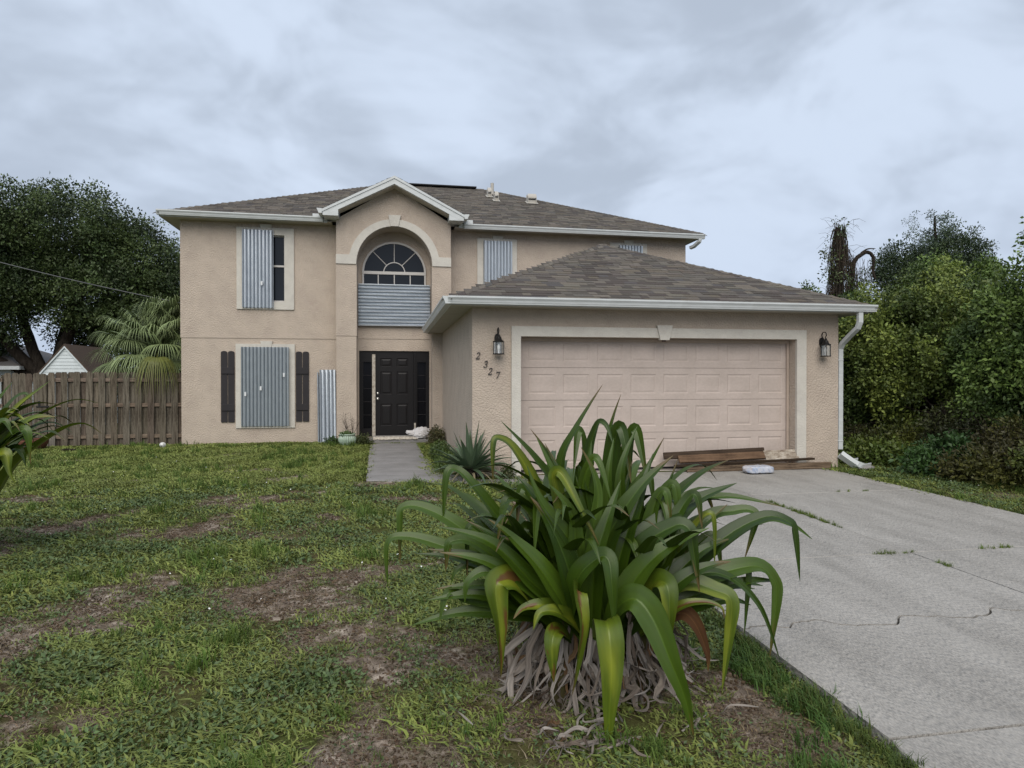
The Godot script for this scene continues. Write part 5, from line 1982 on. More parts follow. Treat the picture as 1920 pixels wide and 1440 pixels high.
	lf(t, 0.090, 2, [Vector3(-0.18, 0.37, 0.27), Vector3(-0.27, 0.45, 0.35), Vector3(-0.31, 0.40, 0.40), Vector3(-0.30, 0.21, 0.40)])
	lf(t, 0.100, 0, [Vector3(-0.17, 0.36, 0.02), Vector3(-0.53, 0.69, -0.02), Vector3(-0.83, 0.82, -0.05), Vector3(-1.03, 0.87, -0.09), Vector3(-1.13, 0.83, -0.11), Vector3(-1.13, 0.59, -0.11)])
	lf(t, 0.110, 0, [Vector3(-0.13, 0.38, -0.03), Vector3(-0.49, 0.71, -0.09), Vector3(-0.76, 0.93, -0.12), Vector3(-0.94, 1.02, -0.15), Vector3(-1.04, 1.02, -0.17), Vector3(-1.06, 0.95, -0.17), Vector3(-1.06, 0.70, -0.17)])
	lf(t, 0.100, 0, [Vector3(-0.04, 0.37, -0.11), Vector3(-0.42, 0.84, -0.13), Vector3(-0.64, 1.13, -0.12), Vector3(-0.74, 1.23, -0.14), Vector3(-0.80, 1.20, -0.13), Vector3(-0.82, 0.92, -0.13)])
	lf(t, 0.110, 0, [Vector3(-0.08, 0.40, 0.14), Vector3(-0.24, 0.86, 0.17), Vector3(-0.39, 1.07, 0.19), Vector3(-0.48, 1.12, 0.19), Vector3(-0.52, 1.08, 0.20), Vector3(-0.56, 0.88, 0.20)])
	lf(t, 0.100, 1, [Vector3(-0.03, 0.38, -0.26), Vector3(-0.26, 0.91, -0.28), Vector3(-0.46, 1.08, -0.29), Vector3(-0.62, 1.13, -0.30)])
	lf(t, 0.150, 0, [Vector3(-0.11, 0.33, 0.13), Vector3(-0.47, 0.71, 0.16), Vector3(-0.68, 0.88, 0.17), Vector3(-0.79, 0.90, 0.18), Vector3(-0.82, 0.86, 0.18), Vector3(-0.83, 0.74, 0.18)])
	lf(t, 0.070, 0, [Vector3(-0.15, 0.34, 0.07), Vector3(-0.49, 0.78, 0.09), Vector3(-0.65, 0.94, 0.10), Vector3(-0.70, 0.95, 0.11), Vector3(-0.71, 0.86, 0.11), Vector3(-0.71, 0.66, 0.11)])
	lf(t, 0.130, 0, [Vector3(-0.18, 0.31, 0.07), Vector3(-0.46, 0.61, 0.07), Vector3(-0.66, 0.73, 0.06), Vector3(-0.76, 0.71, 0.06), Vector3(-0.79, 0.64, 0.06)])
	lf(t, 0.085, 1, [Vector3(-0.09, 0.59, 0.18), Vector3(-0.24, 1.13, 0.23), Vector3(-0.26, 1.24, 0.25), Vector3(-0.23, 1.25, 0.28), Vector3(-0.15, 1.09, 0.33), Vector3(-0.05, 0.89, 0.36)])
	lf(t, 0.150, 0, [Vector3(-0.04, 0.39, 0.24), Vector3(-0.20, 0.88, 0.26), Vector3(-0.36, 1.13, 0.23), Vector3(-0.46, 1.24, 0.19)])
	lf(t, 0.150, 0, [Vector3(-0.12, 0.38, 0.28), Vector3(-0.33, 0.73, 0.32), Vector3(-0.50, 0.93, 0.31), Vector3(-0.62, 1.03, 0.29)])
	lf(t, 0.140, 0, [Vector3(-0.09, 0.38, 0.27), Vector3(-0.21, 0.78, 0.32), Vector3(-0.31, 1.01, 0.32), Vector3(-0.40, 1.14, 0.29)])
	lf(t, 0.140, 0, [Vector3(0.01, 0.38, 0.28), Vector3(0.16, 0.72, 0.37), Vector3(0.33, 0.89, 0.42), Vector3(0.53, 0.97, 0.43)])
	lf(t, 0.130, 0, [Vector3(-0.16, 0.36, 0.22), Vector3(-0.42, 0.61, 0.26), Vector3(-0.61, 0.75, 0.27), Vector3(-0.72, 0.71, 0.27), Vector3(-0.74, 0.60, 0.27)])
	lf(t, 0.130, 0, [Vector3(0.11, 0.34, 0.22), Vector3(0.30, 0.59, 0.34), Vector3(0.49, 0.74, 0.39), Vector3(0.67, 0.78, 0.40)])
	lf(t, 0.130, 0, [Vector3(-0.07, 0.38, 0.29), Vector3(-0.07, 0.78, 0.35), Vector3(-0.01, 1.00, 0.36), Vector3(0.08, 1.22, 0.33)])
	lf(t, 0.120, 0, [Vector3(0.01, 0.36, 0.20), Vector3(0.11, 0.83, 0.26), Vector3(0.22, 1.11, 0.24), Vector3(0.31, 1.34, 0.20)])
	lf(t, 0.120, 0, [Vector3(-0.05, 0.32, 0.09), Vector3(-0.11, 0.89, 0.09), Vector3(-0.18, 1.19, 0.06), Vector3(-0.26, 1.39, 0.02)])
	for i in 56:  # the inner and rear leaves
		var a := rng.randf() * TAU
		var e := rng.randf_range(0.6, 1.35)
		if sin(a) > 0.3:
			e = maxf(e, 1.05)
		var base := Vector3(rng.randf_range(-0.26, 0.28), rng.randf_range(0.3, 0.5), rng.randf_range(-0.28, 0.02))
		wild_leaf(t, a, e, rng.randf_range(0.9, 1.25), rng.randf_range(0.09, 0.14), base, pow(rng.randf(), 2.5) * 0.6, 0)
	for i in 44:  # long stiff blades fanning out of the middle
		var phi := lerpf(-1.3, 1.3, i / 43.0) + rng.randf_range(-0.12, 0.12)
		var l := rng.randf_range(0.8, 1.12) * (1.05 - 0.12 * absf(phi))
		var w := rng.randf_range(-0.05, 0.3)
		var at := Vector3(sin(phi) * 0.14 + 0.03, 0.40, w * 0.8)
		var sn := sin(phi)
		var cs := cos(phi)
		var sway := rng.randf_range(-0.05, 0.05)
		var ctrl := [at, at + Vector3(sn * 0.34 * l + sway, cs * 0.38 * l, 0.05), at + Vector3(sn * 0.7 * l - sway, cs * 0.74 * l - 0.02 * absf(sn), 0.07), at + Vector3(sn * 1.02 * l, cs * 0.98 * l - 0.12 * absf(sn), 0.05)]
		if rng.randf() < 0.22:
			ctrl[3] = ctrl[2] + Vector3(sn * 0.12, 0.05, 0.03)
			ctrl.append(ctrl[3] + Vector3(sn * 0.05, -rng.randf_range(0.12, 0.28), 0.02))
		lf(t, rng.randf_range(0.085, 0.125), 0, ctrl)
	# cut flower stalk with a withered head
	var b := Builder.new()
	b.col = lin(104, 122, 54)
	b.tube(PackedVector3Array([Vector3(0.28, 0.45, 0.02), Vector3(0.62, 0.68, 0.02), Vector3(0.84, 0.80, 0.02)]), PackedFloat32Array([0.05, 0.045, 0.036]), 10)
	part(t, "flower_stalk", b, m.crinum_leaf)
	b = Builder.new()
	b.col = lin(140, 112, 74)
	for i in 7:
		var d := Vector3(0.8, 0.5 + rng.randfn() * 0.3, rng.randfn() * 0.4).normalized()
		b.tube(PackedVector3Array([Vector3(0.83, 0.79, 0.02), Vector3(0.83, 0.79, 0.02) + d * 0.05, Vector3(0.86, 0.80, 0.02) + d * 0.075]), PackedFloat32Array([0.012, 0.022, 0.004]), 6)
	part(t, "withered_head", b, m.dry_leaf)
	# short thick bulb necks that the leaves leave from
	for i in 13:
		b = Builder.new()
		b.col = vary(lin(70, 66, 44), 0.2)
		var p := Vector3(rng.randf_range(-0.3, 0.32), 0, rng.randf_range(-0.2, 0.22))
		b.tube(PackedVector3Array([p, p * 0.95 + Vector3(0, 0.25, 0), p * 0.9 + Vector3(rng.randfn() * 0.02, 0.52, 0)]), PackedFloat32Array([0.06, 0.06, 0.05]), 9)
		part(t, "bulb_neck", b, m.dry_leaf)
	# skirt of dead leaves, grey and twisted
	for i in 240:
		var front := i < 195
		var a := rng.randf_range(0.0, PI) if front else rng.randf_range(PI, TAU)
		var r0 := rng.randf_range(0.2, 0.34)
		var out := Vector3(cos(a) * 1.15, 0, sin(a) * 0.85)
		var top := out * r0 + Vector3(0, rng.randf_range(0.22, 0.52), 0)
		var spread := rng.randf_range(0.02, 0.24)
		var lift := rng.randf_range(0.0, 0.16) if rng.randf() < 0.55 else 0.01
		var ctr := Vector3(0.05, 0, 0)
		var p2 := ctr + out * (r0 + spread * 0.55) + Vector3(rng.randfn() * 0.035, top.y * 0.62, rng.randfn() * 0.02)
		var p3 := ctr + out * (r0 + spread * 0.75) + Vector3(rng.randfn() * 0.04, top.y * 0.3 + lift, rng.randfn() * 0.025)
		var foot := ctr + out * (r0 + spread) + Vector3(rng.randfn() * 0.05, lift + rng.randf_range(0.0, 0.03), rng.randfn() * 0.03)
		var tip := foot + out * rng.randf_range(-0.05, 0.08) + Vector3(rng.randfn() * 0.06, rng.randf_range(-0.03, 0.03), rng.randfn() * 0.04)
		tip.y = maxf(tip.y, 0.006)
		dead_leaf(t, [ctr + top, p2, p3, foot, tip], rng.randf_range(0.007, 0.024))
	for i in 46:  # strands that lie on the soil in front
		var a := rng.randf_range(0.15, PI - 0.1)
		var r := rng.randf_range(0.42, 0.78)
		var p := Vector3(cos(a) * r * 1.1, 0.012, sin(a) * r * 0.9)
		if rng.randf() < 0.55:
			p = Vector3(rng.randf_range(-0.4, 0.0), rng.randf_range(0.012, 0.04), rng.randf_range(0.42, 0.72))
		var d := Vector3(rng.randfn(), 0, rng.randfn()).normalized() * rng.randf_range(0.06, 0.16)
		var q := d.cross(Vector3.UP) * rng.randfn() * 0.4
		dead_leaf(t, [p - d, p + q * 0.5 + Vector3(0, 0.015, 0), p + d * 0.5 - q * 0.3, p + d], rng.randf_range(0.005, 0.012))


func dead_leaf(t: Node, ctrl: Array, width: float) -> void:
	var c := lin(124, 114, 104).lerp(lin(76, 64, 54), rng.randf()).lerp(lin(158, 152, 146), rng.randf() * 0.85)
	if rng.randf() < 0.12:
		c = lin(100, 80, 60)
	var b := Builder.new()
	var seg := 12
	var pts := PackedVector3Array()
	var cols := PackedColorArray()
	var tw := rng.randf() * TAU
	var rate := rng.randf_range(-4.0, 4.0)
	var n := ctrl.size()
	var cr := PackedVector3Array()
	for i in seg + 1:
		var u := float(i) / seg * (n - 1)
		var k := mini(int(u), n - 2)
		var p1: Vector3 = ctrl[k]
		cr.append(p1.cubic_interpolate(ctrl[k + 1], ctrl[maxi(k - 1, 0)], ctrl[mini(k + 2, n - 1)], u - k))
	for i in seg + 1:
		var u := float(i) / seg
		var tan := (cr[mini(i + 1, seg)] - cr[maxi(i - 1, 0)]).normalized()
		var s := tan.cross(Vector3(0.3, 0.5, 1.0)).normalized()
		s = s.rotated(tan, tw + rate * u)
		var up := s.cross(tan)
		var w := width * (1.0 - pow(u, 3.0)) * (0.8 + 0.2 * sin(u * 9.0 + tw)) * (0.5 + 0.5 * sin(minf(u * 4.0, 1.0) * PI / 2)) + 0.001
		for q: float in [-1.0, -0.4, 0.4, 1.0]:
			pts.append(cr[i] + s * q * w + up * absf(q) * w * 0.18)
			cols.append(c * (0.9 + 0.25 * sin(q * 5.0 + u * 17.0 + tw)))
	b.grid(pts, cols, seg + 1, 4)
	part(t, "dead_leaf", b, m.dry_leaf)


func build_side_crinum() -> void:
	var t := thing("crinum_lily", "smaller strap-leaved lily whose leaves reach across the fence gate", "crinum lily", Vector3(-3.98, base_y(-7.1), -7.1))
	for i in 52:
		var a := rng.randf() * TAU
		var e := rng.randf_range(0.75, 1.4) if sin(a) > -0.2 and cos(a) < 0.3 else rng.randf_range(1.1, 1.45)
		var base := Vector3(rng.randf_range(-0.2, 0.2), rng.randf_range(0.3, 0.45), rng.randf_range(-0.2, 0.2))
		wild_leaf(t, a, e, rng.randf_range(1.15, 1.6), rng.randf_range(0.11, 0.16), base, rng.randf_range(0.0, 0.5), 1 if rng.randf() < 0.3 else 0)
	lf(t, 0.210, 1, [Vector3(0.12, 0.59, 0.02), Vector3(0.37, 1.05, 0.16), Vector3(0.64, 1.39, 0.26), Vector3(0.93, 1.66, 0.28)])
	lf(t, 0.190, 1, [Vector3(0.21, 0.61, 0.19), Vector3(0.44, 0.96, 0.30), Vector3(0.70, 1.21, 0.39), Vector3(0.87, 1.33, 0.42), Vector3(1.05, 1.34, 0.44)])
	lf(t, 0.180, 0, [Vector3(0.15, 0.61, 0.13), Vector3(0.36, 1.15, 0.26), Vector3(0.50, 1.46, 0.28), Vector3(0.64, 1.65, 0.31)])
	lf(t, 0.150, 0, [Vector3(0.24, 0.62, 0.24), Vector3(0.50, 0.97, 0.37), Vector3(0.74, 1.20, 0.46), Vector3(0.84, 1.20, 0.48), Vector3(0.86, 0.92, 0.47)])
	lf(t, 0.180, 1, [Vector3(0.27, 0.61, 0.30), Vector3(0.51, 0.89, 0.47), Vector3(0.66, 1.02, 0.54), Vector3(0.71, 1.00, 0.55), Vector3(0.74, 0.87, 0.56), Vector3(0.78, 0.77, 0.56)])
	lf(t, 0.150, 0, [Vector3(0.12, 0.59, 0.02), Vector3(0.39, 0.82, 0.12), Vector3(0.64, 1.04, 0.21), Vector3(0.77, 1.06, 0.23)])
	lf(t, 0.180, 0, [Vector3(0.06, 0.57, -0.10), Vector3(0.28, 1.13, -0.06), Vector3(0.46, 1.45, -0.03), Vector3(0.59, 1.54, -0.00), Vector3(0.65, 1.47, 0.01)])
	lf(t, 0.190, 1, [Vector3(0.25, 0.63, 0.29), Vector3(0.44, 1.02, 0.41), Vector3(0.60, 1.28, 0.43), Vector3(0.73, 1.39, 0.46)])
	lf(t, 0.150, 0, [Vector3(0.18, 0.61, 0.13), Vector3(0.42, 0.86, 0.22), Vector3(0.64, 1.05, 0.31), Vector3(0.73, 1.00, 0.33), Vector3(0.76, 0.88, 0.34)])
	lf(t, 0.170, 0, [Vector3(0.29, 0.64, 0.35), Vector3(0.45, 1.03, 0.48), Vector3(0.60, 1.26, 0.53), Vector3(0.70, 1.31, 0.55), Vector3(0.76, 1.19, 0.56)])
	lf(t, 0.160, 1, [Vector3(0.17, 0.61, 0.13), Vector3(0.31, 1.24, 0.20), Vector3(0.41, 1.58, 0.22), Vector3(0.53, 1.71, 0.24)])
	for i in 9:
		var b := Builder.new()
		b.col = vary(lin(70, 66, 44), 0.2)
		var p := Vector3(rng.randf_range(-0.22, 0.22), 0, rng.randf_range(-0.2, 0.2))
		b.tube(PackedVector3Array([p, p * 0.95 + Vector3(0, 0.25, 0), p * 0.9 + Vector3(0, 0.5, 0)]), PackedFloat32Array([0.09, 0.08, 0.06]), 9)
		part(t, "bulb_neck", b, m.dry_leaf)
	for i in 30:
		var a := rng.randf() * TAU
		var out := Vector3(cos(a), 0, sin(a))
		dead_leaf(t, [out * 0.2 + Vector3(0, 0.4, 0), out * 0.27 + Vector3(0, 0.2, 0), out * 0.3, out * 0.32 + Vector3(rng.randfn() * 0.05, 0, 0)], 0.03)


func build_agave() -> void:
	var t := thing("agave", "spiky blue-green agave at the garage's front corner", "agave", Vector3(1.28, base_y(-10.72), -10.74))
	for i in 54:
		var a := i * 2.39996 + rng.randf_range(-0.2, 0.2)
		var r := float(i) / 53.0
		var e := lerpf(1.5, 0.0, pow(r, 0.75)) + rng.randf_range(-0.08, 0.08)
		var l := lerpf(0.62, 0.66, r) * rng.randf_range(0.85, 1.12)
		if i < 6:
			l *= 1.1
		var out := Vector3(cos(a), 0, sin(a))
		var base := Vector3(0, 0.16, 0) + out * 0.05
		var d := out * cos(e) + Vector3.UP * sin(e)
		var p1 := base + d * l * 0.4
		var p2 := base + d * l * 0.75 - Vector3.UP * l * 0.05 * r
		var p3 := base + d * l * 1.05 - Vector3.UP * l * 0.22 * r
		if p3.y < 0.02:
			p3.y = 0.02
		var face := (Vector3.UP - out * 0.8 * sin(e)).normalized()
		strap(t, "leaf", [base, p1, p2, p3], rng.randf_range(0.085, 0.11), 12, face, m.agave_leaf, lin(66, 84, 62), lin(98, 114, 90), 0.3)
	for i in 10:
		var a := rng.randf() * TAU
		var out := Vector3(cos(a), 0, sin(a))
		var s := strap(t, "leaf", [out * 0.06 + Vector3(0, 0.1, 0), out * 0.3 + Vector3(0, 0.12, 0), out * 0.5 + Vector3(0, 0.015, 0)], 0.05, 10, Vector3.UP, m.dry_leaf, lin(112, 104, 86), lin(136, 126, 104), 0.3)
		s.set_meta("label", "dried grey-brown lower leaf")
	var b := Builder.new()
	b.lathe(PackedVector2Array([Vector2(0.0, 0.24), Vector2(0.08, 0.2), Vector2(0.1, 0.1), Vector2(0.09, 0.0)]), 10)
	part(t, "stem", b, m.bark)


func bushy(called: String, label: String, category: String, at: Vector3, size: Vector3, sprays: int, leaf: float, leaf_w: float, c1: Color, c2: Color, group: String) -> Node3D:
	var t := thing(called, label, category, at, 0.0, group)
	var shape := leaf_spray(9, leaf * 1.1, leaf, leaf_w, 0.6)
	var where: Array[Transform3D] = []
	var tint := PackedColorArray()
	for i in sprays:
		var d := Vector3(rng.randfn(), absf(rng.randfn()), rng.randfn()).normalized() * pow(rng.randf(), 0.5)
		where.append(Transform3D(Basis.from_euler(Vector3(rng.randfn() * 0.5, rng.randf() * TAU, rng.randfn() * 0.5)).scaled(Vector3.ONE * rng.randf_range(0.7, 1.3)), d * size))
		tint.append(vary(c1.lerp(c2, rng.randf()), 0.2))
	tag(scatter(t, "foliage", shape, m.small_leaf, where, tint), "", "", "", "stuff")
	var b := Builder.new()
	for i in 7:
		var d := Vector3(rng.randfn(), 1.2, rng.randfn()).normalized()
		b.tube(PackedVector3Array([Vector3.ZERO, d * size * 0.5, d * size * 0.95]), PackedFloat32Array([0.006, 0.004, 0.002]), 4)
	part(t, "stem", b, m.bark)
	return t


# leaf sprays over and through a set of overlapping blobs: [centre, radii]
func crown_of(parent: Node, called: String, blobs: Array, per: float, spray: Mesh, size: float, c1: Color, c2: Color, mat: Material, hollow: float) -> void:
	var f := FastNoiseLite.new()
	f.seed = rng.randi()
	f.frequency = 0.55
	f.fractal_octaves = 3
	var where: Array[Transform3D] = []
	var tint := PackedColorArray()
	for q in blobs:
		var c: Vector3 = q[0]
		var r: Vector3 = q[1]
		var area := pow((r.x * r.y + r.y * r.z + r.z * r.x) / 3.0, 1.0) * 12.57
		for i in int(area * per):
			var d := Vector3(rng.randfn(), rng.randfn(), rng.randfn()).normalized()
			var p := c + d * r
			var lump := 1.0 + 0.46 * f.get_noise_3dv(p * 1.5)
			var depth := lerpf(hollow, 1.0, pow(rng.randf(), 0.45))
			p = c + d * r * lump * depth
			if p.y < 0.0:
				p.y = absf(p.y) * 0.3
			# open gaps where the growth is thin
			if f.get_noise_3dv(p * 2.6 + Vector3(40, 0, 0)) < -0.30:
				continue
			where.append(Transform3D(Basis.from_euler(Vector3(rng.randfn() * 0.6, rng.randf() * TAU, rng.randfn() * 0.6)).scaled(Vector3.ONE * size * rng.randf_range(0.7, 1.3)), p))
			tint.append(vary(c1.lerp(c2, clampf(0.5 + f.get_noise_3dv(p * 1.1 + Vector3(0, 90, 0)) * 1.3 + rng.randfn() * 0.18, 0.0, 1.0)), 0.2))
	tag(scatter(parent, called, spray, mat, where, tint), "", "", "", "stuff")


func limb(parent: Node, called: String, pts: Array, r0: float, r1: float) -> void:
	var b := Builder.new()
	var p := PackedVector3Array()
	var r := PackedFloat32Array()
	var n := pts.size()
	for i in (n - 1) * 5 + 1:
		var u := float(i) / 5.0
		var k := mini(int(u), n - 2)
		var a: Vector3 = pts[k]
		p.append(a.cubic_interpolate(pts[k + 1], pts[maxi(k - 1, 0)], pts[mini(k + 2, n - 1)], u - k) + Vector3(rng.randfn(), 0, rng.randfn()) * r0 * 0.08)
		r.append(lerpf(r0, r1, float(i) / ((n - 1) * 5)) * rng.randf_range(0.93, 1.07))
	b.tube(p, r, 9)
	part(parent, called, b, m.bark)


func build_palm() -> void:
	var t := thing("cabbage_palm", "low fan palm spilling over the fence against the house side", "palm", Vector3(-6.0, base_y(-18), -19.2))
	limb(t, "trunk", [Vector3(0.02, 0, 0), Vector3(0.0, 1.2, 0), Vector3(0.05, 2.35, 0)], 0.2, 0.17)
	var heart := Vector3(0.05, 2.4, 0)
	for i in 84:
		var a := i * 2.39996
		var r := float(i) / 83.0
		var e := lerpf(1.3, -0.75, r) + rng.randf_range(-0.2, 0.2)
		frond(t, heart, a, e, rng.randf_range(0.6, 1.15), rng.randf_range(0.85, 1.1), lin(90, 104, 66), lin(128, 142, 98))
	for q in [[2.85, -0.45], [3.3, -0.7], [3.0, -0.95]]:
		frond(t, heart, q[0], q[1], 1.0, 1.0, lin(88, 88, 40), lin(108, 104, 52))
	# the yellowing frond that hangs over the fence
	frond(t, Vector3(0.3, 2.25, 1.0), 1.3, -0.15, 0.5, 0.8, lin(88, 92, 42), lin(104, 104, 54), 1.25).set_meta("label", "yellowing frond hanging over the fence")


func frond(t: Node, heart: Vector3, a: float, e: float, stalk: float, blade: float, c1: Color, c2: Color, hang := 0.5) -> MeshInstance3D:
	var out := Vector3(cos(a), 0, sin(a))
	var d := out * cos(e) + Vector3.UP * sin(e)
	var hub := heart + d * stalk - Vector3.UP * 0.12 * stalk
	var b := Builder.new()
	b.col = c1
	b.tube(PackedVector3Array([heart, heart + d * stalk * 0.5, hub]), PackedFloat32Array([0.022, 0.016, 0.012]), 5, false)
	var side := d.cross(Vector3.UP)
	if side.length() < 0.2:
		side = Vector3(-sin(a), 0, cos(a))
	side = side.normalized()
	var base := c1.lerp(c2, rng.randf())
	var n := 44
	for k in n:
		var w := lerpf(-1.9, 1.9, float(k) / (n - 1))
		var dir := (d * cos(w) + side * sin(w)).normalized()
		var l := blade * (1.0 - 0.32 * absf(w) / 1.9) * rng.randf_range(0.85, 1.1)
		var p := PackedVector3Array()
		var seg := 6
		var wide := 0.034
		for i in seg + 1:
			var u := float(i) / seg
			p.append(hub + dir * l * (u - 0.12 * u * u * u) - Vector3.UP * l * hang * u * u * u + Vector3(0, 0.06 * sin(u * PI), 0))
		var s := dir.cross(Vector3.UP + d * 0.3).normalized()
		var c := base * rng.randf_range(0.8, 1.25)
		c.a = 1.0
		for i in seg:
			var w0 := wide * (0.35 + 0.65 * sin(minf(float(i) / seg / 0.4, 1.0) * PI / 2)) * (1.0 - pow(float(i) / seg, 2.0)) * 0.5
			var w1 := wide * (0.35 + 0.65 * sin(minf(float(i + 1) / seg / 0.4, 1.0) * PI / 2)) * (1.0 - pow(float(i + 1) / seg, 2.0)) * 0.5
			b.col = c.lerp(c2 * 1.2, 0.3) if i > 3 else c
			var up := Vector3(0, 0.006, 0)
			b.quad(p[i] - s * w0, p[i] + up * w0 / wide, p[i + 1] + up * w1 / wide, p[i + 1] - s * w1)
			b.quad(p[i] + up * w0 / wide, p[i] + s * w0, p[i + 1] + s * w1, p[i + 1] + up * w1 / wide)
	return part(t, "frond", b, m.palm_leaf)


func build_trees() -> void:
	var oak_spray := leaf_spray(40, 0.36, 0.13, 0.065, 0.3)
	# spreading oak behind the fence
	var t := thing("oak_tree", "big dark spreading oak behind the white shed", "tree", Vector3(-14.4, base_y(-30), -32.0))
	limb(t, "trunk", [Vector3(0, -0.3, 0), Vector3(0.0, 1.0, 0), Vector3(0.1, 1.7, 0)], 0.6, 0.5)
	for q in [[Vector3(-1.6, 3.4, 0.4), Vector3(-4.2, 5.6, 0.5), 0.25], [Vector3(-0.9, 3.9, 0.0), Vector3(-1.6, 7.4, -0.4), 0.25], [Vector3(0.9, 3.4, 0.3), Vector3(1.6, 7.2, 0.2), 0.27], [Vector3(1.9, 3.2, -0.4), Vector3(4.0, 6.0, -0.8), 0.23], [Vector3(0.3, 3.6, -0.8), Vector3(0.4, 7.6, -1.6), 0.23], [Vector3(-2.2, 2.6, 0.0), Vector3(-5.0, 3.8, 0.4), 0.2]]:
		limb(t, "limb", [Vector3(0.05, 1.4, 0), q[0], (q[0] as Vector3).lerp(q[1], 0.55) + Vector3(0.2, 0.1, 0), q[1]], q[2], 0.09)
	crown_of(t, "crown", [[Vector3(0.4, 7.8, 0), Vector3(3.3, 2.1, 3.0)], [Vector3(3.3, 6.6, -0.3), Vector3(2.3, 1.9, 2.4)], [Vector3(-2.6, 6.9, 0.5), Vector3(2.6, 2.2, 2.4)], [Vector3(4.8, 5.3, -0.4), Vector3(1.6, 1.6, 2.0)], [Vector3(1.9, 5.2, 0.8), Vector3(2.5, 1.5, 1.8)], [Vector3(-0.6, 5.6, 1.2), Vector3(2.0, 1.2, 1.6)], [Vector3(-3.6, 4.4, 0.6), Vector3(1.8, 1.1, 1.4)], [Vector3(4.3, 3.9, 0.2), Vector3(1.7, 1.4, 1.5)], [Vector3(2.6, 4.0, -0.4), Vector3(1.4, 0.9, 1.2)], [Vector3(-1.6, 4.0, 0.9), Vector3(1.5, 0.8, 1.0)], [Vector3(4.6, 2.9, 0.2), Vector3(1.4, 1.0, 1.2)], [Vector3(1.2, 3.6, -1.4), Vector3(1.6, 1.1, 1.0)], [Vector3(-3.0, 3.0, -0.8), Vector3(1.5, 0.9, 1.0)]], 13.0, oak_spray, 1.0, lin(46, 60, 33), lin(78, 94, 52), m.small_leaf, 0.3)
	# second oak at the edge of the view
	t = thing("oak_tree", "oak standing behind the fence beyond the gate, its limbs leaning", "tree", Vector3(-19.5, base_y(-30), -31.0))
	limb(t, "trunk", [Vector3(0, -0.3, 0), Vector3(0.2, 1.6, 0), Vector3(0.6, 3.4, 0)], 0.6, 0.45)
	for q in [[Vector3(1.8, 4.6, 0), Vector3(3.0, 6.4, 0)], [Vector3(0.2, 5.2, 0), Vector3(0.4, 8.2, 0)], [Vector3(-1.0, 5.0, 0), Vector3(-2.2, 7.6, 0)]]:
		limb(t, "limb", [Vector3(0.6, 3.2, 0), q[0], q[1]], 0.3, 0.08)
	crown_of(t, "crown", [[Vector3(1.2, 8.2, 0), Vector3(2.8, 2.3, 2.6)], [Vector3(2.9, 6.2, 0.4), Vector3(2.0, 1.6, 1.8)], [Vector3(-1.6, 7.6, 0), Vector3(2.4, 2.2, 2.4)], [Vector3(2.2, 4.6, 0.3), Vector3(1.4, 0.9, 1.2)]], 13.0, oak_spray, 1.0, lin(44, 60, 32), lin(70, 88, 46), m.small_leaf, 0.3)
	# oak beyond the thicket, its top thinning out
	t = thing("oak_tree", "dark round-topped tree rising behind the overgrown thicket", "tree", Vector3(34.4, -0.2, -38.0))
	limb(t, "trunk", [Vector3(0, 0, 0), Vector3(0.1, 3.5, 0), Vector3(0.0, 6.0, 0)], 0.5, 0.35)
	for q in [[Vector3(-1.6, 7.6, 0), Vector3(-2.9, 9.6, 0)], [Vector3(0.3, 8.6, 0), Vector3(0.2, 12.3, 0)], [Vector3(1.7, 7.8, 0), Vector3(3.2, 10.2, 0)]]:
		limb(t, "limb", [Vector3(0, 5.6, 0), q[0], q[1]], 0.26, 0.05)
	crown_of(t, "crown", [[Vector3(-2.3, 8.7, 0), Vector3(1.9, 1.5, 1.8)], [Vector3(1.6, 9.6, 0), Vector3(2.3, 1.7, 2.0)], [Vector3(-0.2, 7.9, 0.6), Vector3(2.8, 1.6, 2.2)], [Vector3(2.9, 8.3, 0), Vector3(1.8, 1.4, 1.7)], [Vector3(0.6, 6.6, 0.6), Vector3(3.2, 1.2, 2.0)]], 8.0, oak_spray, 1.2, lin(44, 58, 38), lin(66, 82, 52), m.small_leaf, 0.4)
	crown_of(t, "crown", [[Vector3(-0.3, 11.2, 0), Vector3(1.5, 1.3, 1.2)], [Vector3(0.9, 11.0, 0), Vector3(1.0, 1.2, 1.0)], [Vector3(4.5, 8.9, 0), Vector3(0.5, 0.7, 0.5)]], 2.6, oak_spray, 1.0, lin(70, 84, 72), lin(90, 106, 84), m.small_leaf, 0.5)
	# dead trunk hung with vines
	t = thing("vine_covered_trunk", "dead trunk smothered in dry hanging vines behind the garage roof", "dead tree", Vector3(19.75, -0.2, -27.0))
	limb(t, "trunk", [Vector3(0, 0, 0), Vector3(0.05, 4.5, 0), Vector3(-0.1, 8.5, 0)], 0.3, 0.12)
	limb(t, "dead_limb", [Vector3(0.3, 5.4, 0.1), Vector3(0.5, 6.3, 0.15), Vector3(0.66, 6.95, 0.05), Vector3(0.98, 7.32, 0.12), Vector3(1.35, 7.44, 0.1), Vector3(1.58, 7.18, 0.14), Vector3(1.62, 6.7, 0.06), Vector3(1.7, 6.25, 0.1)], 0.12, 0.05)
	limb(t, "dead_limb", [Vector3(1.0, 7.4, 0.1), Vector3(1.3, 7.58, 0.1), Vector3(1.7, 7.62, 0.1)], 0.05, 0.015)
	limb(t, "dead_limb", [Vector3(-0.1, 8.3, 0.05), Vector3(-0.35, 8.35, 0.05), Vector3(-0.5, 7.9, 0.05)], 0.05, 0.02)
	var vines := Builder.new()
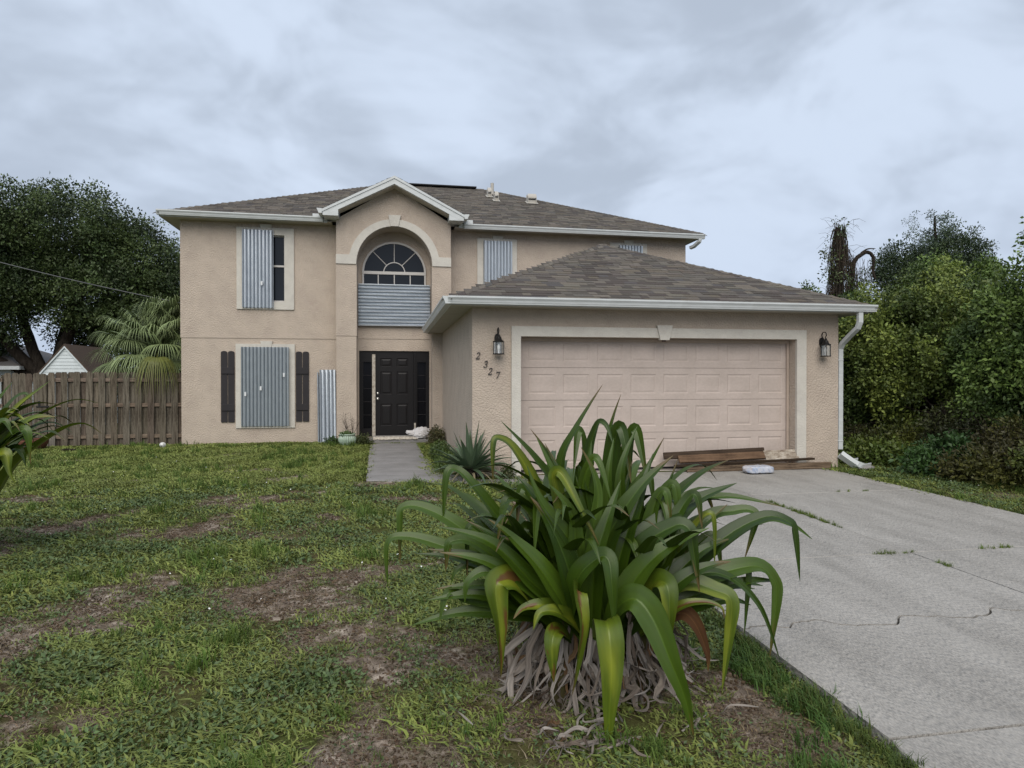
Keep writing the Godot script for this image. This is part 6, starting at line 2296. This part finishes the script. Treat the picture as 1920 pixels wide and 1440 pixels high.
	for i in 620:
		vines.col = vary(lin(84, 76, 68).lerp(lin(52, 47, 42), rng.randf()), 0.25)
		var a := rng.randf() * TAU
		var y := rng.randf_range(4.2, 8.7)
		var r := lerpf(0.85, 0.22, pow(clampf((y - 4.2) / 4.5, 0, 1), 1.3)) * sqrt(rng.randf_range(0.15, 1.0))
		var p := Vector3(cos(a) * r + (0.14 if y < 7.0 else 0.0), y, sin(a) * r)
		var l := rng.randf_range(0.7, 2.2)
		var k := Vector3(cos(a), 0, sin(a)) * rng.randf_range(-0.1, 0.2)
		vines.tube(PackedVector3Array([p, p + Vector3(rng.randfn() * 0.06, -l * 0.5, rng.randfn() * 0.06) + k * 0.5, p + Vector3(rng.randfn() * 0.1, -l, rng.randfn() * 0.1) + k]), PackedFloat32Array([0.014, 0.013, 0.006]), 3, false)
	for i in 120:  # strands in the crook of the dead limb
		vines.col = vary(lin(80, 72, 62), 0.2)
		var p := Vector3(rng.randf_range(0.45, 1.5), rng.randf_range(5.2, 7.3), rng.randfn() * 0.15)
		var q := p + Vector3(rng.randfn() * 0.12, -rng.randf_range(0.5, 1.5), rng.randfn() * 0.1)
		vines.tube(PackedVector3Array([p, p.lerp(q, 0.5) + Vector3(rng.randfn() * 0.08, 0, 0), q]), PackedFloat32Array([0.008, 0.008, 0.004]), 3, false)
	for i in 110:
		vines.col = lin(84, 74, 62)
		var y := rng.randf_range(4.5, 8.9)
		var sgn := 1.0 if rng.randf() < 0.5 else -1.0
		var p := Vector3(sgn * rng.randf_range(0.1, 0.5), y, rng.randfn() * 0.2)
		var q := p + Vector3(sgn * rng.randf_range(0.25, 0.7), rng.randf_range(-0.5, 0.35), rng.randfn() * 0.2)
		vines.tube(PackedVector3Array([p, p.lerp(q, 0.5) + Vector3(0, 0.1, 0), q]), PackedFloat32Array([0.008, 0.006, 0.004]), 3, false)
	part(t, "hanging_vines", vines, m.dry_leaf)
	var vine_spray := leaf_spray(9, 0.16, 0.11, 0.07, 0.2)
	crown_of(t, "vine_leaves", [[Vector3(-0.45, 7.0, 0.1), Vector3(0.42, 1.4, 0.4)], [Vector3(-0.1, 8.5, 0.05), Vector3(0.3, 0.4, 0.3)], [Vector3(0.3, 5.6, 0.4), Vector3(0.7, 1.2, 0.5)]], 9.0, vine_spray, 1.0, lin(60, 76, 50), lin(92, 104, 66), m.small_leaf, 0.4)


func build_thicket() -> void:
	var spray := leaf_spray(34, 0.17, 0.078, 0.044, 0.5)
	var small := leaf_spray(20, 0.13, 0.065, 0.036, 0.4)
	var rows := [
		["dense green shrub filling the gap beside the garage corner", Vector3(10.3, 0, -14.6), Vector3(1.35, 1.75, 1.7), 1.55, 0],
		["bushy shrub with yellow-green tips beyond the garage downpipe", Vector3(11.4, 0, -12.4), Vector3(1.7, 1.9, 1.5), 1.75, 1],
		["tall rounded shrub in the middle of the overgrown thicket", Vector3(12.0, 0, -9.9), Vector3(1.7, 2.05, 1.6), 1.9, 0],
		["tallest leafy shrub of the thicket, with a sprig on top", Vector3(11.7, 0, -7.9), Vector3(1.6, 2.3, 1.5), 2.15, 2],
		["shrub at the street end of the overgrown thicket", Vector3(11.4, 0, -5.9), Vector3(1.6, 2.1, 1.4), 1.9, 1],
		["shrub deep in the thicket behind the garage corner", Vector3(11.2, 0, -17.8), Vector3(1.8, 1.8, 1.9), 1.7, 1],
		["far shrub of the thicket under the round-topped tree", Vector3(13.8, 0, -14.5), Vector3(1.8, 2.1, 1.9), 2.1, 0],
	]
	for q in rows:
		var t := thing("overgrown_shrub", q[0], "shrub", q[1], 0.0, "shrubs of the overgrown thicket")
		var r: Vector3 = q[2]
		var cy: float = q[3]
		var c1: Color = [lin(54, 72, 36), lin(66, 82, 38), lin(58, 76, 38)][q[4]]
		var c2: Color = [lin(108, 130, 64), lin(126, 140, 66), lin(110, 130, 64)][q[4]]
		var blobs := [[Vector3(0, cy, 0), r]]
		for k in 5:
			var a := TAU * k / 5.0 + rng.randf()
			blobs.append([Vector3(cos(a) * r.x * 0.62, cy + rng.randf_range(-0.9, 0.75), sin(a) * r.z * 0.62), r * rng.randf_range(0.42, 0.62)])
		for k in 16:  # stray shoots that break the outline
			var a := rng.randf() * TAU
			var el := rng.randf_range(0.1, 1.35)
			var d := Vector3(cos(a) * cos(el), sin(el), sin(a) * cos(el))
			blobs.append([Vector3(0, cy, 0) + d * r * rng.randf_range(0.98, 1.2), Vector3(0.14, rng.randf_range(0.2, 0.42), 0.14)])
		crown_of(t, "crown", blobs, 36.0, spray, 1.0, c1, c2, m.small_leaf, 0.55)
		for k in 7:
			var a := rng.randf() * TAU
			limb(t, "stem", [Vector3(rng.randfn() * 0.15, -0.1, rng.randfn() * 0.15), Vector3(cos(a) * 0.35, cy * 0.7, sin(a) * 0.35), Vector3(cos(a) * r.x * 0.55, cy * 1.35, sin(a) * r.z * 0.55)], 0.045, 0.012)
		if q[4] == 2:
			limb(t, "stem", [Vector3(-0.3, 3.2, 0.2), Vector3(-0.45, 4.0, 0.25), Vector3(-0.5, 4.35, 0.3)], 0.02, 0.006)
			crown_of(t, "top_sprig", [[Vector3(-0.48, 4.25, 0.28), Vector3(0.22, 0.22, 0.2)]], 60.0, small, 1.1, c1, c2, m.small_leaf, 0.2)
	# low brush along the grass strip
	var low := [
		["dry reddish brush at the foot of the shrubs by the downpipe", Vector3(9.5, 0, -12.9), Vector3(0.8, 0.42, 0.8), lin(54, 54, 30), lin(84, 86, 44), 60],
		["low weedy brush with small yellowish leaves beside the grass strip", Vector3(9.75, 0, -11.6), Vector3(0.7, 0.4, 0.7), lin(52, 62, 26), lin(98, 100, 44), 30],
		["dark green bush low on the grass strip, rounder than its neighbours", Vector3(9.5, 0, -10.0), Vector3(0.5, 0.34, 0.42), lin(36, 58, 30), lin(56, 82, 40), 12],
		["straggly brush with bare brown stems below the tall shrub", Vector3(10.1, 0, -9.2), Vector3(0.85, 0.62, 0.8), lin(56, 54, 28), lin(92, 94, 44), 70],
		["low brush where the thicket meets the grass near the street", Vector3(9.9, 0, -7.7), Vector3(0.9, 0.55, 0.9), lin(44, 62, 28), lin(82, 92, 42), 40],
		["weedy brush behind the fallen downspout end", Vector3(9.05, 0, -14.0), Vector3(0.5, 0.5, 0.8), lin(46, 56, 28), lin(80, 82, 42), 30],
		["sprawling weeds between the dry brush and the grass strip", Vector3(9.05, 0, -11.4), Vector3(0.45, 0.22, 1.0), lin(56, 74, 30), lin(84, 98, 42), 10],
		["tangle of bare brown twigs under the rounded shrub", Vector3(10.3, 0, -10.7), Vector3(0.7, 0.75, 0.6), lin(50, 56, 32), lin(80, 86, 48), 110],
	]
	for q in low:
		var t := thing("low_brush", q[0], "brush", q[1], 0.0, "low brush along the grass strip")
		var r: Vector3 = q[2]
		var blobs := [[Vector3(0, r.y * 0.6, 0), r]]
		for k in 7:
			blobs.append([Vector3(rng.randfn() * r.x * 0.6, r.y * rng.randf_range(0.2, 0.9), rng.randfn() * r.z * 0.6), r * rng.randf_range(0.3, 0.55)])
		crown_of(t, "foliage", blobs, 62.0 if int(q[5]) < 50 else 40.0, small if int(q[5]) > 20 else spray, 1.0, q[3], q[4], m.small_leaf, 0.15)
		for k in int(q[5]):
			var a := rng.randf() * TAU
			var b := Builder.new()
			var e := Vector3(cos(a) * r.x * rng.randf_range(0.3, 1.2), r.y * rng.randf_range(0.7, 1.7), sin(a) * r.z * rng.randf_range(0.3, 1.2))
			b.tube(PackedVector3Array([Vector3(e.x * 0.3, -0.05, e.z * 0.3), e * 0.7 + Vector3(rng.randfn() * 0.06, r.y * 0.3, 0), e + Vector3(rng.randfn() * 0.2, rng.randf_range(-0.25, 0.1), rng.randfn() * 0.2)]), PackedFloat32Array([0.008, 0.006, 0.003]), 4)
			part(t, "twig", b, m.bark)
	# weeds beside the walk
	bushy("weed_clump", "green weeds between the walk and the garage side wall", "weeds", Vector3(1.02, base_y(-13.5) - 0.02, -13.6), Vector3(0.2, 0.34, 1.2), 460, 0.06, 0.028, lin(54, 72, 32), lin(80, 96, 46), "weeds by the entrance")
	bushy("weed_clump", "dark weeds at the foot of the entrance pier beside the sack", "weeds", Vector3(1.14, base_y(-16.2) - 0.02, -16.3), Vector3(0.22, 0.5, 0.7), 380, 0.05, 0.024, lin(62, 70, 40), lin(92, 84, 54), "weeds by the entrance")
	bushy("weed_clump", "grassy weeds between the walk and the agave", "weeds", Vector3(1.0, base_y(-11.9) - 0.02, -11.75), Vector3(0.24, 0.34, 0.7), 380, 0.05, 0.02, lin(66, 88, 42), lin(94, 110, 54), "weeds by the entrance")
	bushy("weed_clump", "small dark weed at the corner of the garage door", "weeds", Vector3(1.86, base_y(-10.7) - 0.02, -10.66), Vector3(0.16, 0.22, 0.12), 110, 0.045, 0.022, lin(62, 76, 48), lin(96, 96, 66), "weeds by the entrance")


func build_neighbours() -> void:
	# shed with a lapped gable end
	var sx := -10.72
	var sz := -25.0
	var t := thing("garden_shed", "small shed with white lapped boards and brown roof behind the fence", "shed", Vector3(sx, base_y(-20), sz))
	var apex := 2.72
	var half := 0.98
	var eave := 1.55
	var b := Builder.new()
	b.prism(PackedVector2Array([Vector2(-half, 0), Vector2(half, 0), Vector2(half, eave), Vector2(0, apex - 0.04), Vector2(-half, eave)]), -3.0, -0.03)
	part(t, "shed_wall", b, m.siding_paint)
	var y := 0.0
	while y < apex - 0.06:
		var y1 := minf(y + 0.115, apex - 0.05)
		var w0 := half if y < eave else half * (apex - y) / (apex - eave)
		var w1 := half if y1 < eave else half * (apex - y1) / (apex - eave)
		b = Builder.new()
		b.quad(Vector3(-w0, y, 0.014), Vector3(w0, y, 0.014), Vector3(w1, y1, 0.0), Vector3(-w1, y1, 0.0))
		b.quad(Vector3(-w0, y, -0.02), Vector3(w0, y, -0.02), Vector3(w0, y, 0.014), Vector3(-w0, y, 0.014))
		part(t, "siding_board", b, m.siding_paint)
		y += 0.115
	b = Builder.new()
	for s: float in [-1.0, 1.0]:
		var o := PackedVector2Array([Vector2(0, apex), Vector2(s * (half + 0.12), eave - 0.15), Vector2(s * (half + 0.12), eave - 0.08), Vector2(0, apex + 0.07)])
		b.prism(o, -3.1, 0.06)
	part(t, "shed_roof", b, m.brown_roof)
	b = Builder.new()
	for s: float in [-1.0, 1.0]:
		var o := PackedVector2Array([Vector2(0, apex - 0.07), Vector2(s * (half + 0.1), eave - 0.2), Vector2(s * (half + 0.1), eave - 0.13), Vector2(0, apex)])
		b.prism(o, 0.02, 0.055)
	part(t, "rake_board", b, m.siding_paint)
	# neighbour's house, only the end of its roof in view
	t = thing("neighbour_house", "low house with grey roof seen over the fence beyond the gate", "house", Vector3(-19.0, base_y(-30), -33.5))
	b = Builder.new()
	b.box(Vector3(-6, 0, -6), Vector3(3.2, 2.15, 1.5))
	part(t, "wall", b, m.siding_paint)
	b = Builder.new()
	var e1 := Vector3(-6.5, 2.15, 2.1)
	var e2 := Vector3(3.8, 2.15, 2.1)
	var e3 := Vector3(3.8, 2.15, -6.6)
	var e4 := Vector3(-6.5, 2.15, -6.6)
	var r1 := Vector3(-2.2, 3.9, -2.2)
	var r2 := Vector3(-0.4, 3.9, -2.2)
	b.quad(e1, e2, r2, r1)
	b.tri(e2, e3, r2)
	b.quad(e3, e4, r1, r2)
	b.tri(e4, e1, r1)
	part(t, "roof", b, plain("neighbour_roof", srgb(0.13, 0.12, 0.115), 0.9))
	b = Builder.new()
	b.box(Vector3(-6.5, 2.0, 2.08), Vector3(3.82, 2.15, 2.13))
	b.box(Vector3(3.78, 2.0, -6.6), Vector3(3.83, 2.15, 2.08))
	part(t, "fascia", b, m.gutter_paint)
	b = Builder.new()
	b.box(Vector3(1.2, 0.9, 1.49), Vector3(2.4, 1.9, 1.52))
	part(t, "window", b, m.glass_dark)
	# overhead wire
	t = thing("utility_wire", "thin grey wire sagging across the dark oak to the house", "wire", Vector3.ZERO)
	b = Builder.new()
	var pts := PackedVector3Array()
	var rad := PackedFloat32Array()
	for i in 25:
		var u := i / 24.0
		var p := Vector3(-4.99, 3.6, -21.0).lerp(Vector3(-17.0, 6.75, -21.0), u)
		p.y -= 0.55 * 4.0 * u * (1.0 - u) * 0.5
		pts.append(p)
		rad.append(0.013)
	b.tube(pts, rad, 6)
	part(t, "cable", b, m.wire_rubber)


# ---------------------------------------------------------------- sky, light, camera

func make_sky() -> Sky:
	var w := 2048
	var hgt := 1024
	var im := Image.create(w, hgt, false, Image.FORMAT_RGBF)
	var big := FastNoiseLite.new()
	big.seed = 101
	big.frequency = 0.7
	big.fractal_octaves = 5
	big.fractal_gain = 0.55
	var warp := FastNoiseLite.new()
	warp.seed = 102
	warp.frequency = 0.9
	warp.fractal_octaves = 3
	var puff := FastNoiseLite.new()
	puff.seed = 103
	puff.frequency = 2.6
	puff.fractal_octaves = 6
	puff.fractal_gain = 0.6
	for j in hgt:
		var el := PI * (0.5 - (j + 0.5) / hgt)
		var y := sin(el)
		for i in w:
			if y < -0.02:
				im.set_pixel(i, j, Color(0.18, 0.18, 0.17))
				continue
			var az := TAU * ((i + 0.5) / w - 0.5)
			var d := Vector3(sin(az) * cos(el), y, -cos(az) * cos(el))
			var q := Vector3(d.x, 0, d.z) * 1.5 / (maxf(y, 0.0) + 0.5)
			q.y = 0.3 + d.y * 1.6
			var wv := warp.get_noise_3dv(q) * 0.55
			var n := big.get_noise_3d(q.x + wv, q.y + wv, q.z * 1.25 - wv)
			var p := puff.get_noise_3d(q.x + wv * 0.6, 4.0 + q.y, q.z * 1.3)
			var l := clampf(0.53 + n * 0.75 + p * 0.5, 0.0, 1.0)
			var dark := Color(0.255, 0.295, 0.358)
			var light := Color(0.358, 0.412, 0.497)
			var c := dark.lerp(light, smoothstep(0.12, 0.92, l))
			var low := 1.0 - smoothstep(0.0, 0.35, y)
			c = c.lerp(Color(0.31, 0.365, 0.46), low * 0.4)
			im.set_pixel(i, j, c)
	var mat := PanoramaSkyMaterial.new()
	mat.panorama = ImageTexture.create_from_image(im)
	var s := Sky.new()
	s.sky_material = mat
	return s


func _ready() -> void:
	rng.seed = 20240
	# camera
	var cam := Camera3D.new()
	cam.name = "camera"
	cam.fov = 59.29
	cam.near = 0.05
	cam.far = 1500.0
	cam.position = Vector3(0, 1.56, 0)
	cam.rotation = Vector3(deg_to_rad(-0.41), deg_to_rad(-10.305), 0)
	cam.current = true
	add_child(cam)
	# sky and light
	var env := Environment.new()
	env.background_mode = Environment.BG_SKY
	env.sky = make_sky()
	env.background_energy_multiplier = 1.0
	env.tonemap_mode = Environment.TONE_MAPPER_LINEAR
	env.tonemap_exposure = 1.84
	env.sdfgi_enabled = true
	env.ssao_enabled = true
	env.ssil_enabled = true
	var we := WorldEnvironment.new()
	we.name = "world"
	we.environment = env
	add_child(we)
	var sun := DirectionalLight3D.new()
	sun.name = "sun"
	sun.light_energy = 0.5
	sun.light_color = Color(1.0, 0.965, 0.915)
	sun.light_angular_distance = 60.0
	sun.shadow_enabled = true
	sun.transform = Transform3D().looking_at(Vector3(0.2, -0.85, -0.85), Vector3.UP)
	add_child(sun)
	dirt_noise.seed = 77
	dirt_noise.frequency = 0.55
	dirt_noise.fractal_octaves = 4
	bump_noise.seed = 78
	bump_noise.frequency = 0.7
	bump_noise.fractal_octaves = 3
	make_materials()
	build_ground()
	build_paving()
	build_house()
	build_neighbours()
	build_fence()
	build_trees()
	build_thicket()
	build_lanterns()
	build_sheets()
	build_props()
	build_palm()
	build_agave()
	build_side_crinum()
	build_crinum()
	build_lawn()
